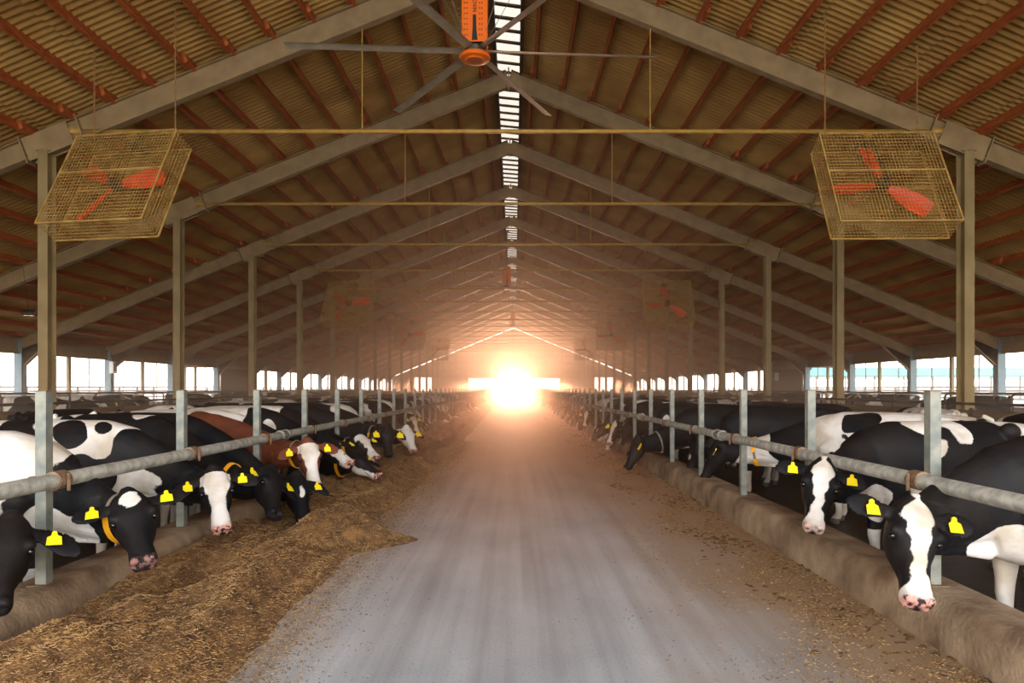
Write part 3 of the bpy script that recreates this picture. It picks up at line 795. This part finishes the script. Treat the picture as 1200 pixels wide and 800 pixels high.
    # head
    loft(V, Fs, [H(x, 0, (a + b) / 2) for x, hw, a, b in HEAD], [hw * HS for _, hw, a, b in HEAD], [(a - b) / 2 * HS for _, hw, a, b in HEAD], hz, 24, 2.5)
    ball(V, Fs, H(-.035, 0, -.045), (.06, .06, .05))
    for s in (-1, 1):
        ball(V, Fs, H(.165, s * .108, -.04), .036 * HS); ball(V, Fs, H(.52, s * .045, -.045), .036 * HS)
        dr = ears[0 if s < 0 else 1]
        E = [H(.045, s * .09, -.085), H(.04 + dr * .1, s * .15, -.095), H(.045 + dr * .35, s * .21, -.10), H(.055 + dr * .65, s * .27, -.105), H(.07 + dr * .95, s * .315, -.105), H(.08 + dr * 1.15, s * .34, -.105)]
        loft(V, Fs, E, [.034, .052, .076, .080, .058, .02], [.03, .02, .017, .016, .015, .012], hz, 14)
    me = bpy.data.meshes.new('tmp'); me.from_pydata([tuple(v) for v in V], [], Fs)
    ob = bpy.data.objects.new('tmp', me); COL.objects.link(ob)
    rm = ob.modifiers.new('r', 'REMESH'); rm.mode = 'VOXEL'; rm.voxel_size = vox; rm.use_smooth_shade = True
    sm = ob.modifiers.new('s', 'SMOOTH'); sm.factor = .5; sm.iterations = 7 if vox < .02 else 3
    dg = bpy.context.evaluated_depsgraph_get(); dg.update()
    out = bpy.data.meshes.new_from_object(ob.evaluated_get(dg)); bpy.data.objects.remove(ob)
    out.name = name; n = len(out.vertices)
    co = np.empty(n * 3); out.vertices.foreach_get('co', co); co = co.reshape(-1, 3)
    nr = np.empty(n * 3); out.vertex_normals.foreach_get('vector', nr); nr = nr.reshape(-1, 3)
    B = np.array([hx, hy, hz]); L = (co - np.array(poll)) @ B.T / HS; ln = nr @ B.T
    lx, ly, lz = L.T
    # sculpt eye sockets, nostrils, mouth line, ear hollows
    def dent(cx, cy, cz, s, amp):
        d2 = (lx - cx) ** 2 + (ly - cy) ** 2 + (lz - cz) ** 2; return amp * np.exp(-d2 / s ** 2)
    disp = np.zeros(n)
    for s in (-1, 1):
        disp -= dent(.20, s * .125, -.065, .028, .012); disp += dent(.165, s * .115, -.03, .03, .006)
        disp -= dent(.545, s * .042, -.055, .018, .016)
        disp -= dent(.30, s * .10, -.03, .05, .008)
        ear = (np.abs(ly - s * .24) < .10) & (np.abs(lx - .06) < .2) & (ln[:, 2] > .2) & (s * ly > .15)
        disp -= np.where(ear, .010, 0)
    mouth = np.exp(-((lz + .118 + .0 * lx) / .009) ** 2) * ((lx > .36) & (lx < .57)) * (np.abs(ly) < .12)
    disp -= .007 * mouth
    disp -= .004 * np.exp(-((lz + .03) / .012) ** 2) * ((lx > .53)) * (np.abs(ly) < .01)
    co = co + nr * disp[:, None]
    out.vertices.foreach_set('co', co.ravel())
    inhead = (lx > -.09) & (lx < .62) & (np.abs(ly) < .145) & (lz > -.27) & (lz < .08)
    inear = (np.abs(ly) > .125) & (np.abs(ly) < .40) & (lx > -.1) & (lx < .25) & (lz > -.2) & (lz < 0)
    # body pattern
    x, y, z = co.T
    pat = np.full(n, -.0); na_ = np.zeros(n)
    if generic:
        leg = np.clip((.62 - z) / .15, 0, 1) * (np.abs(x + .6) < 1.1); pat = .45 * leg - .05; na_ = 1 - .6 * leg
        fade = np.clip((lx + .30) / .15, 0, 1) * (np.linalg.norm(L - np.array([.1, 0, -.1]), axis=1) < .5)
        pat = pat * (1 - fade) - .10 * fade; na_ = na_ * (1 - fade)
    else:
        base, blobs = body if body else (-1, [])
        pat = np.full(n, base * .12)
        for bl in blobs:
            cx_, cy_, cz_, r, sg = bl[:5]; sc = bl[5] if len(bl) > 5 else (1, 1, 1)
            d = r - np.sqrt(((x - cx_) * sc[0]) ** 2 + ((y - cy_) * sc[1]) ** 2 + ((z - cz_) * sc[2]) ** 2)
            wob = .035 * np.sin(x * 17 + y * 9 + cx_ * 30) + .03 * np.sin(z * 21 + x * 8 + cz_ * 20); d = d + wob
            pat = np.maximum(pat, np.minimum(d, .12)) if sg > 0 else np.minimum(pat, np.maximum(-d, -.12))
        leg = z < .42; pat = np.where(leg & (x < .4), np.maximum(pat, .10 * np.clip((.42 - z) / .1, 0, 1)), pat)
    hw = np.interp(lx, [-.02, .03, .10, .2, .3, .38, .46, .50, .56], [.02, .075, .078, .052, .034, .036, .066, .09, .09])
    front = lz > -.075 if True else 0
    if face == 'blaze': f = np.where(front | (lx > .45), hw - np.abs(ly), -.1)
    elif face == 'wide': f = np.where(lz > -.10, hw * 1.45 + .01 - np.abs(ly), -.1); f = np.where((lx < .02), -.1, f)
    elif face == 'spot': f = .055 - np.sqrt(((lx - .06) * .8) ** 2 + (ly * .9) ** 2 + (np.maximum(-.05 - lz, 0)) ** 2)
    elif face == 'star': f = .03 - np.sqrt((lx - .22) ** 2 * .25 + ly ** 2 + (np.maximum(-.05 - lz, 0)) ** 2)
    elif face == 'white': f = np.full(n, .1)
    elif face == 'under': f = np.where(lx > .18, (-.10 - lz) + .25 * (lx - .3), -.1)
    elif face == 'cheek': f = np.where(lx > .1, .035 - np.abs(lz + .05) - .0, -.05); f = np.maximum(f, np.where(lx > .42, .05, -.1))
    else: f = np.full(n, -.1)
    f = np.clip(f, -.1, .1) + .006 * np.sin(lx * 60 + ly * 40)
    pat = np.where(inhead, f, pat); na_ = np.where(inhead, 0, na_)
    pat = np.where(inear, -.12, pat); na_ = np.where(inear, 0, na_)
    nearneck = (~inhead) & (~inear) & (np.linalg.norm(L - np.array([.0, 0, -.15]), axis=1) < .26) & (lx < .2)
    if not generic: pat = np.where(nearneck, np.minimum(pat, -.08), pat)
    mzm = (mz if face != 'none' else 0) * np.clip((lx - .505 + .25 * np.maximum(0, -lz - .09)) / .015, 0, 1) * inhead * (lz > -.135)
    drk = np.zeros(n)
    for s in (-1, 1):
        drk = np.maximum(drk, np.clip(1.4 * np.exp(-(((lx - .548) ** 2 + (ly - s * .042) ** 2 + (lz + .055) ** 2) / .014 ** 2)), 0, 1))
        drk = np.maximum(drk, np.clip(1.5 * np.exp(-(((lx - .20) ** 2 + (ly - s * .125) ** 2 + (lz + .062) ** 2) / .030 ** 2)), 0, 1))
    drk = np.maximum(drk, np.clip(1.6 * np.exp(-(((lx - .55) / .03) ** 2 + (ly / .026) ** 2 + ((lz + .09) / .035) ** 2)), 0, 1))
    drk = np.maximum(drk, mouth * .8) * inhead
    drk = np.maximum(drk, (z < .07) * .85)
    for nm, arr in (('pat', pat), ('na', na_), ('mz', mzm), ('drk', drk)):
        a = out.attributes.new(nm, 'FLOAT', 'POINT'); a.data.foreach_set('value', arr.astype(np.float32))
    out.materials.clear(); out.materials.append(M[coat]); out.shade_smooth(); out.update()
    C_.mesh = out; C_.H = H; C_.frame = (poll, hx, hy, hz); C_.NP = NP; C_.na = na; C_.nb = nb; C_.ts = ts; C_.bz = (p0, p1, p2, e); C_.upn = upn; C_.ears = ears
    return C_
def part_obj(mesh, parent, name=None):
    o = bpy.data.objects.new(name or mesh.name.split('.')[0], mesh); COL.objects.link(o); o.parent = parent; return o
def eye_mesh(C_, s):
    V = []; Fs = []; ball(V, Fs, C_.H(.192, s * .117, -.058), (.022, .022, .022), 14); m = MB(); m.add(V, Fs); return m.mesh('eye', 'eye', True)
def tag_mesh(C_, s, big=1.0):
    poll, hx, hy, hz = C_.frame; dr = C_.ears[0 if s < 0 else 1]
    c = C_.H(.055 + dr * .35, s * .215, -.066)
    dn = (Vector((0, 0, -1)) * .7 + hx * .5); dn = (dn - hz * dn.dot(hz)).normalized(); sd = hz.cross(dn)
    m = MB(); w = .036 * big; prof = [(-.012, -.035), (.012, -.035), (.016, -.012), (w, .0), (w * 1.1, .062 * big), (-w * 1.1, .062 * big), (-w, .0), (-.016, -.012)]
    vs = [c + sd * a + dn * b + hz * (t + .1 * b) for t in (0, .004) for a, b in prof]
    k = len(prof); m.add(vs, [tuple(range(k))[::-1], tuple(range(k, 2 * k))] + [(i, (i + 1) % k, k + (i + 1) % k, k + i) for i in range(k)])
    m.tube([c - dn * .024 - hz * .004, c - dn * .024 + hz * .01], .014, 12)
    for q, (a, b) in enumerate(((-.014, .02), (.0, .02), (.014, .02))): pass
    return m.mesh('ear_tag', 'tag')
def ring_pts(C_, t, grow, n=26):
    p0, p1, p2, e = C_.bz; c = bez(p0, p1, p2, e, t); d = (bez(p0, p1, p2, e, min(t + .03, 1)) - bez(p0, p1, p2, e, t - .03)).normalized()
    sd = C_.upn.cross(d).normalized(); u = d.cross(sd)
    a_ = float(np.interp(t, C_.ts, C_.na)) * grow; b_ = float(np.interp(t, C_.ts, C_.nb)) * grow
    return c, d, [c + sd * math.cos(2 * PI * k / n) * a_ + u * math.sin(2 * PI * k / n) * b_ for k in range(n)]
def collar_mesh(C_, t=.74, width=.03, m_='strap', grow=1.07, name='collar', arc=None):
    c, d, P = ring_pts(C_, t, grow); n = len(P); vs = []
    m = MB(); rng_ = range(n) if arc is None else range(arc[0], arc[1])
    idx = list(rng_)
    for k in idx:
        p = P[k % n]; o = (p - c).normalized() * .006
        vs += [p - d * width / 2, p + d * width / 2, p + d * width / 2 + o, p - d * width / 2 + o]
    K = len(idx); fs = []
    for i in range(K if arc is None else K - 1):
        j = (i + 1) % K
        for q in range(4): fs.append((i * 4 + q, i * 4 + (q + 1) % 4, j * 4 + (q + 1) % 4, j * 4 + q))
    if arc is not None: fs += [(3, 2, 1, 0), ((K - 1) * 4, (K - 1) * 4 + 1, (K - 1) * 4 + 2, (K - 1) * 4 + 3)]
    m.add(vs, fs); return m.mesh(name, m_)
def dress(C_, o, eyes=True, tags=(1, 1), collar=None, big=1.0):
    if eyes:
        for s in (-1, 1): part_obj(eye_mesh(C_, s), o)
    for s, k in ((-1, tags[0]), (1, tags[1])):
        if k: part_obj(tag_mesh(C_, s, big), o)
    if collar:
        t, a0, a1 = collar; c = part_obj(collar_mesh(C_, t), o)
        part_obj(collar_mesh(C_, t, .055, 'collar', 1.10, 'number_band', (a0, a1)), c)
# --- the cows that can be told apart: origin and head in metres, from camera-relative positions
SC = 1.06
def hero(label, ox, oy, yaw, poll_w, nose_w, hint_w, seed, group, coat='cow', collar=None, tags=(1, 1), eyes=True, vox=.014, z0=FLZ, sc=SC, big=1.0, **kw):
    R = Matrix.Translation((ox, oy, z0)) @ Matrix.Rotation(yaw, 4, 'Z') @ Matrix.Scale(sc, 4)
    Ri = R.inverted(); R3 = Ri.to_3x3()
    C_ = cow_shape(Ri @ Vector(poll_w), Ri @ Vector(nose_w), R3 @ Vector(hint_w), vox=vox, coat=coat, **kw)
    o = bpy.data.objects.new('dairy_cow', C_.mesh); COL.objects.link(o); o.location = (ox, oy, z0); o.rotation_euler = (0, 0, yaw); o.scale = (sc,) * 3
    o['seed'] = float(seed); o['bias'] = 0.0
    dress(C_, o, eyes, tags, collar, big)
    tag(o, label, 'cow', group); return o
GL, GR = 'cows feeding at the left rail', 'cows feeding at the right rail'
# left row (cow heading +X)
hero('black cow cut off by the left edge, only head and yellow-tagged ear showing', -4.1, 4.3, .0, at(12, 606, 4.3), at(-6, 690, 3.95), (.4, -.6, .8), 1, GL,
     face='none', body=(-1, [(-.9, 0, 1.2, .4, 1)]), ears=(.05, .1))
hero('cow with white forehead spot munching feed at the near left, white brisket and back', -3.55, 5.25, .06, at(150, 577, 5.05), at(168, 652, 4.7), (.35, -.75, .55), 2, GL,
     face='spot', collar=(.86, 12, 20), ears=(-.05, -.05), body=(-1, [(-.35, 0, 1.35, .62, 1, (.8, 1, 1.0)), (-1.2, 0, 1.3, .5, 1), (-.75, -.2, 1.2, .26, -1), (-1.05, -.25, 1.15, .30, -1), (.36, -.05, .66, .26, 1), (-.5, 0, .6, .3, 1)]), mz=.35)
hero('cow with white blazed face looking at the camera between the first two left posts', -3.85, 7.0, .0, at(251, 550, 6.6), at(259, 606, 6.35), (.45, -.95, .25), 3, GL,
     face='wide', ears=(.08, .05), body=(-1, [(-.15, 0, 1.35, .42, 1), (-.2, -.2, 1.3, .17, -1), (.05, -.2, 1.38, .10, -1), (-1.3, 0, 1.3, .45, 1), (.36, -.1, .8, .22, 1)]))
hero('black cow with broad orange collar, head down in the feed by the second left post', -4.1, 8.35, -.35, at(322, 548, 7.55), at(330, 607, 7.1), (.75, -.35, .4), 4, GL,
     face='none', collar=(.72, 0, 26), ears=(.1, .1), body=(-1, [(-.1, 0, 1.42, .13, 1), (-1.2, 0, 1.35, .3, 1)]))
hero('black cow with white streak on its face eating just beyond the orange-collared cow', -4.05, 9.0, -.3, at(350, 556, 8.25), at(360, 607, 7.95), (.6, -.7, .4), 5, GL,
     face='star', ears=(.15, .1), body=(-1, [(.1, .1, 1.2, .16, 1)]))
hero('red-brown cow with white blazed face behind the third left post', -4.15, 9.8, -.1, at(361, 517, 9.0), at(369, 562, 8.8), (.45, -.95, .25), 6, GL, coat='cow_brown',
     face='wide', ears=(.05, .05), collar=(.86, 13, 20), body=(-1, [(-.5, 0, 1.35, .45, 1), (-1.3, 0, 1.3, .3, 1)]))
hero('cow with mostly white face and black cheek, head turned in profile past the red-brown cow', -4.2, 10.6, -.05, at(381, 510, 10.0), at(415, 541, 9.75), (.55, -.45, .75), 7, GL,
     face='cheek', ears=(.1, .1), tags=(1, 0), body=(-1, [(-.5, 0, 1.3, .9, 1)]))
hero('cow stretching far out over the feed, black nape, white jaw, yellow collar plates', -4.0, 11.7, -.12, at(415, 527, 10.9), at(457, 562, 10.6), (.45, -.2, .85), 8, GL,
     face='under', collar=(.86, 8, 21), ears=(.2, .2), body=(-1, [(.2, -.05, .95, .26, 1), (-.6, 0, 1.3, .5, 1)]))
hero('cow with white muzzle and yellow collar band, head low beyond the stretching cow', -4.1, 12.9, -.1, at(421, 508, 12.2), at(443, 533, 11.9), (.5, -.5, .6), 9, GL,
     face='wide', collar=(.84, 10, 21), ears=(.2, .2), body=(-1, [(-.6, 0, 1.3, .7, 1)]), vox=.018)
hero('all black cow with yellow neck band, face hanging straight down on the left', -4.1, 14.2, .0, at(456, 499, 13.6), at(457, 535, 13.3), (.5, -.9, .3), 10, GL,
     face='none', collar=(.8, 12, 18), ears=(.2, .1), body=(-1, []), vox=.018, big=1.5)
hero('cow with white lower face feeding beside the all black cow', -4.1, 15.5, .0, at(478, 500, 15.0), at(486, 524, 14.7), (.6, -.8, .3), 11, GL,
     face='white', ears=(.2, .1), body=(-1, [(.3, 0, 1.1, .2, 1)]), vox=.018, big=1.5)
# right row (cow heading -X)
hero('black cow with white blaze and pink muzzle staring over the curb at the near right', 3.66, 4.78, PI + .12, at(1076, 590, 4.25), at(1082, 690, 3.98), (-.12, -1, .12), 12, GR,
     face='blaze', ears=(-.06, -.04), big=.92, vox=.012, body=(-1, [(.28, 0, .70, .23, 1), (.05, -.12, .62, .22, 1), (-.5, 0, .5, .35, 1)]))
hero('black cow with white blaze and dark nose looking out between the first two right posts', 3.75, 6.75, PI + .12, at(966, 542, 6.05), at(956, 609, 5.8), (-.3, -.95, .2), 13, GR, mz=.6,
     face='blaze', ears=(.0, .0), collar=(.88, 5, 12), body=(-1, [(-.35, -.1, 1.15, .40, 1), (-.2, 0, .7, .35, 1), (.30, 0, .75, .24, 1), (-1.3, 0, 1.2, .4, 1), (.05, 0, 1.3, .15, -1)]))
hero('white cow with black patches standing side-on behind the second right post, legs showing', 4.62, 9.55, PI - .62, (3.15, 10.6, .86), (2.98, 10.75, .36), (-.9, .3, .2), 14, GR,
     face='none', collar=(.7, 0, 25), body=(1, [(-.2, .25, 1.36, .20, -1), (-.08, .3, 1.08, .06, -1), (-.25, .3, .88, .17, -1), (.15, .2, .82, .15, -1), (-1.15, .2, 1.12, .2, -1), (-1.45, .1, 1.15, .16, -1), (.62, 0, 1.0, .33, -1)]))
hero('black cow standing side-on with white hind leg and udder behind the third right post', 4.0, 14.1, PI - .75, (3.3, 15.0, .9), (3.1, 15.2, .45), (-.9, .3, .2), 15, GR,
     face='none', tags=(0, 0), body=(-1, [(-.9, .1, .62, .33, 1), (-1.2, .2, .5, .4, 1), (-1.25, .15, .8, .2, 1)]), vox=.018)
hero('all black cow with orange collar reaching its head down onto the drive, right side', 3.75, 13.55, PI + .05, at(744, 512, 13.2), at(729, 551, 13.1), (-.85, -.15, .35), 16, GR,
     face='none', collar=(.72, 12, 22), tags=(0, 1), ears=(.2, .2), body=(-1, [(.2, -.1, .6, .22, 1), (0, -.2, .5, .2, 1)]), vox=.018, big=1.3)
hero('black cow beside the third right post, white patch low on its chest', 4.15, 12.0, PI - .1, (3.25, 12.1, .72), (3.05, 12.1, .2), (-.9, -.2, .2), 21, GR,
     face='star', tags=(0, 0), body=(-1, [(.25, 0, .62, .18, 1)]), vox=.018)

# --- the rest: a few poses, copied along both rows and the stalls
def variant(poll, nose, hint, face, **kw):
    C_ = cow_shape(poll, nose, hint, vox=.024, face=face, generic=True, **kw)
    return C_
VAR = [variant((.98, .03, .60), (1.22, .06, .12), (1, 0, .35), 'blaze', ears=(.1, .1)),
       variant((.92, -.08, .66), (1.15, -.2, .18), (1, -.2, .4), 'none', ears=(.1, .1), step=1),
       variant((1.05, .1, .72), (1.42, .3, .36), (.6, .1, 1), 'under', ears=(.1, .1)),
       variant((.95, -.2, .92), (1.12, -.45, .42), (.7, -1, .3), 'wide', ears=(0, 0), step=-1),
       variant((.95, .2, .90), (1.12, .42, .40), (.7, 1, .3), 'blaze', ears=(0, 0)),
       variant((.95, 0, .62), (1.12, .0, .10), (1, 0, .35), 'cheek', ears=(.1, .1)),
       variant((.95, .1, 1.38), (1.36, .22, 1.13), (.4, 0, 1), 'blaze', ears=(0, 0), step=1),
       variant((1.0, -.25, 1.18), (1.35, -.5, .90), (.5, 0, 1), 'none', ears=(0, 0), step=-1)]
VM = []
for C_ in VAR:
    VM.append(dict(mesh=C_.mesh, eyes=[eye_mesh(C_, s) for s in (-1, 1)], tags=[tag_mesh(C_, s, 1.5) for s in (-1, 1)],
                   collar=collar_mesh(C_, .8), band=collar_mesh(C_, .8, .06, 'collar', 1.1, 'number_band', (12, 21))))
def plain_cow(k, x, y, yaw, label, group, seed, bias, detail=2, z0=FLZ, sc=1.04, collar=False):
    v = VM[k]; o = bpy.data.objects.new('dairy_cow', v['mesh']); COL.objects.link(o)
    o.location = (x, y, z0); o.rotation_euler = (0, 0, yaw); o.scale = (sc,) * 3; o['seed'] = float(seed); o['bias'] = float(bias)
    if detail >= 2:
        for e in v['eyes']: part_obj(e, o)
    if detail >= 1:
        for e in v['tags']: part_obj(e, o)
    if collar:
        c = part_obj(v['collar'], o); part_obj(v['band'], c)
    tag(o, label, 'cow', group); return o
def coat_word(b): return 'mostly black' if b < -.07 else ('mostly white' if b > .05 else 'black and white patched')
def near_post(y):
    k = int((y - post_ys[1]) / 2.02); return ordn(max(k, 0))
rr = random.Random(5)
for s_, start, grp, nm in ((-1, 16.7, GL, 'left'), (1, 16.0, GR, 'right')):
    y = start; j = 0
    while y < 108:
        k = rr.choice([0, 1, 2, 3, 4, 5, 5, 0]); b = rr.choice([-.16, -.12, -.1, -.04, .0, .06])
        yaw = (0 if s_ < 0 else PI) + rr.uniform(-.22, .22)
        far = y > 62
        coat = coat_word(b)
        if far: lab = 'hazy small cow feeding in the far part of the %s row' % nm
        else: lab = '%s cow feeding at the %s rail, %s past the near ones' % (coat, nm, ordn(j))
        plain_cow(k, s_ * (3.85 + rr.uniform(-.12, .25)), y, yaw, lab, ('far ' + grp) if far else grp, rr.uniform(1, 60), b, 2 if y < 24 else (1 if y < 45 else 0), collar=(y < 40 and rr.random() < .3))
        y += rr.uniform(.9, 1.3); j += 1
# second line: cows standing loose behind the feeding ones
for s_, nm in ((-1, 'left'), (1, 'right')):
    y = 6.4 if s_ < 0 else 7.2; j = 0
    while y < 100:
        k = rr.choice([6, 7, 3, 4, 1]); b = rr.choice([-.14, -.08, .0, .05])
        yaw = rr.uniform(0, 2 * PI) if j > 2 else (PI * .5 + rr.uniform(-.3, .3))
        x = s_ * rr.uniform(6.9, 7.7)
        if s_ > 0 and j < 3: x = 7.4
        if j < 5: k = rr.choice([1, 7])
        far = y > 60
        lab = 'hazy cow standing loose far down the %s side' % nm if far else '%s cow standing loose behind the %s feeding row, %s from front' % (coat_word(b), nm, ordn(j))
        plain_cow(k, x, y, yaw, lab, 'cows standing loose on the %s side' % nm, rr.uniform(1, 60), b, 1 if y < 30 else 0)
        y += rr.uniform(2.3, 3.2); j += 1
# cows up in the stalls by the open sides
for s_, nm in ((-1, 'left'), (1, 'right')):
    y = 15.6 if s_ > 0 else 19.5; j = 0
    while y < 75:
        b = rr.choice([-.14, -.08, .0]); k = rr.choice([6, 7, 1])
        lab = '%s cow in the raised %s stalls, %s from the front' % (coat_word(b), nm, ordn(j))
        plain_cow(k, s_ * (12.6 + rr.uniform(-.1, .5)), y, (PI if s_ > 0 else 0) + rr.uniform(-.05, .05), lab, 'cows in the raised stalls', rr.uniform(1, 60), b, 1 if y < 30 else 0, z0=FLZ + .22, sc=.98, collar=(j == 1))
        y += 2.4 * rr.choice([1, 1, 2, 2]); j += 1
#END_COWS
#BEGIN_FEED
# ---------------------------------------------------------------- feed and straw
def fbm(x, y, o=4, s=0):
    a = 1; t = 0
    for i in range(o): t += a * mnoise.noise(Vector((x, y, s + i * 7.1))); x *= 2.1; y *= 2.1; a *= .5
    return t
def pile_h(x, y, side):
    """height of the feed heap at distance x from the barn axis (positive), depth y"""
    if side < 0:
        edge = 1.45 + .09 * fbm(y * .5, 1.3, 3) - (.60 * math.exp(-((y - 7.75) / .5) ** 2)) + (.12 * math.exp(-((y - 9.1) / .8) ** 2)) + .35 * max(0, (y - 30) / 60)
        top = .25 if y < 40 else .16
    else:
        edge = 1.9 + .45 * fbm(y * .5, 5.3, 3); top = .05
    u = (x - edge) / max(2.87 - edge, .12)
    if u < 0: return -.03
    if side > 0: return .02 * (fbm(x * 1.9, y * .9, 5, 4) - .12 + .3 * u) + .035 * (fbm(x * 17, y * 17, 2) - .40)
    h = top * (math.sin(min(u * 1.35, 1) * PI / 2) ** 1.2) * (1 - .45 * max(0, (u - .70) / .30))
    h *= .62 + .8 * (fbm(x * 1.9, y * .9, 3, side * 3) + .3)
    ridge = .11 * max(0, 1 - abs(x - (edge + .42 + .1 * math.sin(y * 1.1))) / .22) if side < 0 else 0
    return max(h + ridge * min(1, u * 4) + .012 * fbm(x * 14, y * 14, 2), -.01 if side < 0 else -.03)
def pile(side, nm, label):
    xs = np.arange(.6 if side < 0 else 1.4, 2.90, .028); ys = np.concatenate([np.arange(1.5, 12, .035), np.arange(12, 35, .12), np.arange(35, 110, .5)])
    V = []; nX = len(xs)
    for y in ys:
        for x in xs: V.append((side * x, y, pile_h(x, y, side)))
    i, j = np.meshgrid(np.arange(len(ys) - 1), np.arange(nX - 1), indexing='ij'); a = (i * nX + j).ravel()
    q = np.stack([a, a + 1, a + nX + 1, a + nX], 1)
    if side < 0: q = q[:, ::-1]
    Vn = np.array(V); keep = Vn[q][:, :, 2].max(1) > -.005
    me = bpy.data.meshes.new(nm); me.from_pydata(V, [], q[keep].tolist()); me.materials.append(M['feed']); me.shade_smooth()
    o = bpy.data.objects.new(nm, me); COL.objects.link(o); tag(o, label, 'feed', None, 'stuff')
pile(-1, 'feed_heap', 'long brown heap of chopped feed along the left curb')
pile(1, 'feed_heap', 'thin scatter of trodden feed along the right curb')
def straws(nm, label, pts, m_, lmin, lmax, wd):
    n = len(pts); pts = np.array(pts); a = rng.uniform(0, 2 * PI, n); L = rng.uniform(lmin, lmax, n); el = rng.normal(0, .28, n)
    d = np.stack([np.cos(a) * np.cos(el), np.sin(a) * np.cos(el), np.sin(el)], 1); s = np.stack([-np.sin(a), np.cos(a), np.zeros(n)], 1) * (wd * rng.uniform(.6, 1.4, n))[:, None]
    u = np.array([0, 0, wd]); b = d * (L / 2)[:, None]; c = pts + np.array([0, 0, wd * .8])
    tri = [c - b - s / 2, c - b + s / 2, c - b + u, c + b - s / 2, c + b + s / 2, c + b + u]
    V = np.stack(tri, 1).reshape(-1, 3); k = (np.arange(n) * 6)[:, None]
    F4 = np.concatenate([k + np.array([0, 1, 4, 3]), k + np.array([1, 2, 5, 4]), k + np.array([2, 0, 3, 5])])
    me = bpy.data.meshes.new(nm); me.from_pydata(V.tolist(), [], F4.tolist()); me.materials.append(M[m_])
    o = bpy.data.objects.new(nm, me); COL.objects.link(o); tag(o, label, 'straw', None, 'stuff')
P1 = []; P2 = []; P3 = []; P4 = []
R_ = random.Random(3)
while len(P1) < 52000:
    y = 2.2 + 13 * R_.random() ** 1.6; x = R_.uniform(.65, 2.86); h = pile_h(x, y, -1)
    if h > .004: (P1 if R_.random() < .8 else P2).append((-x, y, h + .003))
    if len(P2) > 18000: break
n = 0
while n < 46000:       # crumbs on the drive thinning away from both curbs
    y = 2.2 + 20 * R_.random() ** 1.5; side = R_.choice((-1, 1, 1)); t = abs(R_.gauss(0, .6)); x = (2.84 - t) if side > 0 else (1.55 - t * .45)
    if x < .1: continue
    dens = .5 + 1.2 * fbm(x * 1.7, y * .9, 3, 9)
    if side > 0 and R_.random() > dens: continue
    (P3 if R_.random() < .6 else P4).append((side * x, y, .004)); n += 1
straws('chaff', 'dark golden chaff lying on the left feed heap', P1, 'straw', .008, .034, .0026)
straws('straw_litter', 'pale straw bits on the left feed heap', P2, 'straw_pale', .008, .03, .0022)
straws('chaff', 'brown feed crumbs scattered over the concrete drive', P3, 'feed', .005, .02, .004)
straws('straw_litter', 'pale straw bits scattered over the concrete drive', P4, 'straw_pale', .006, .022, .0025)
#END_FEED
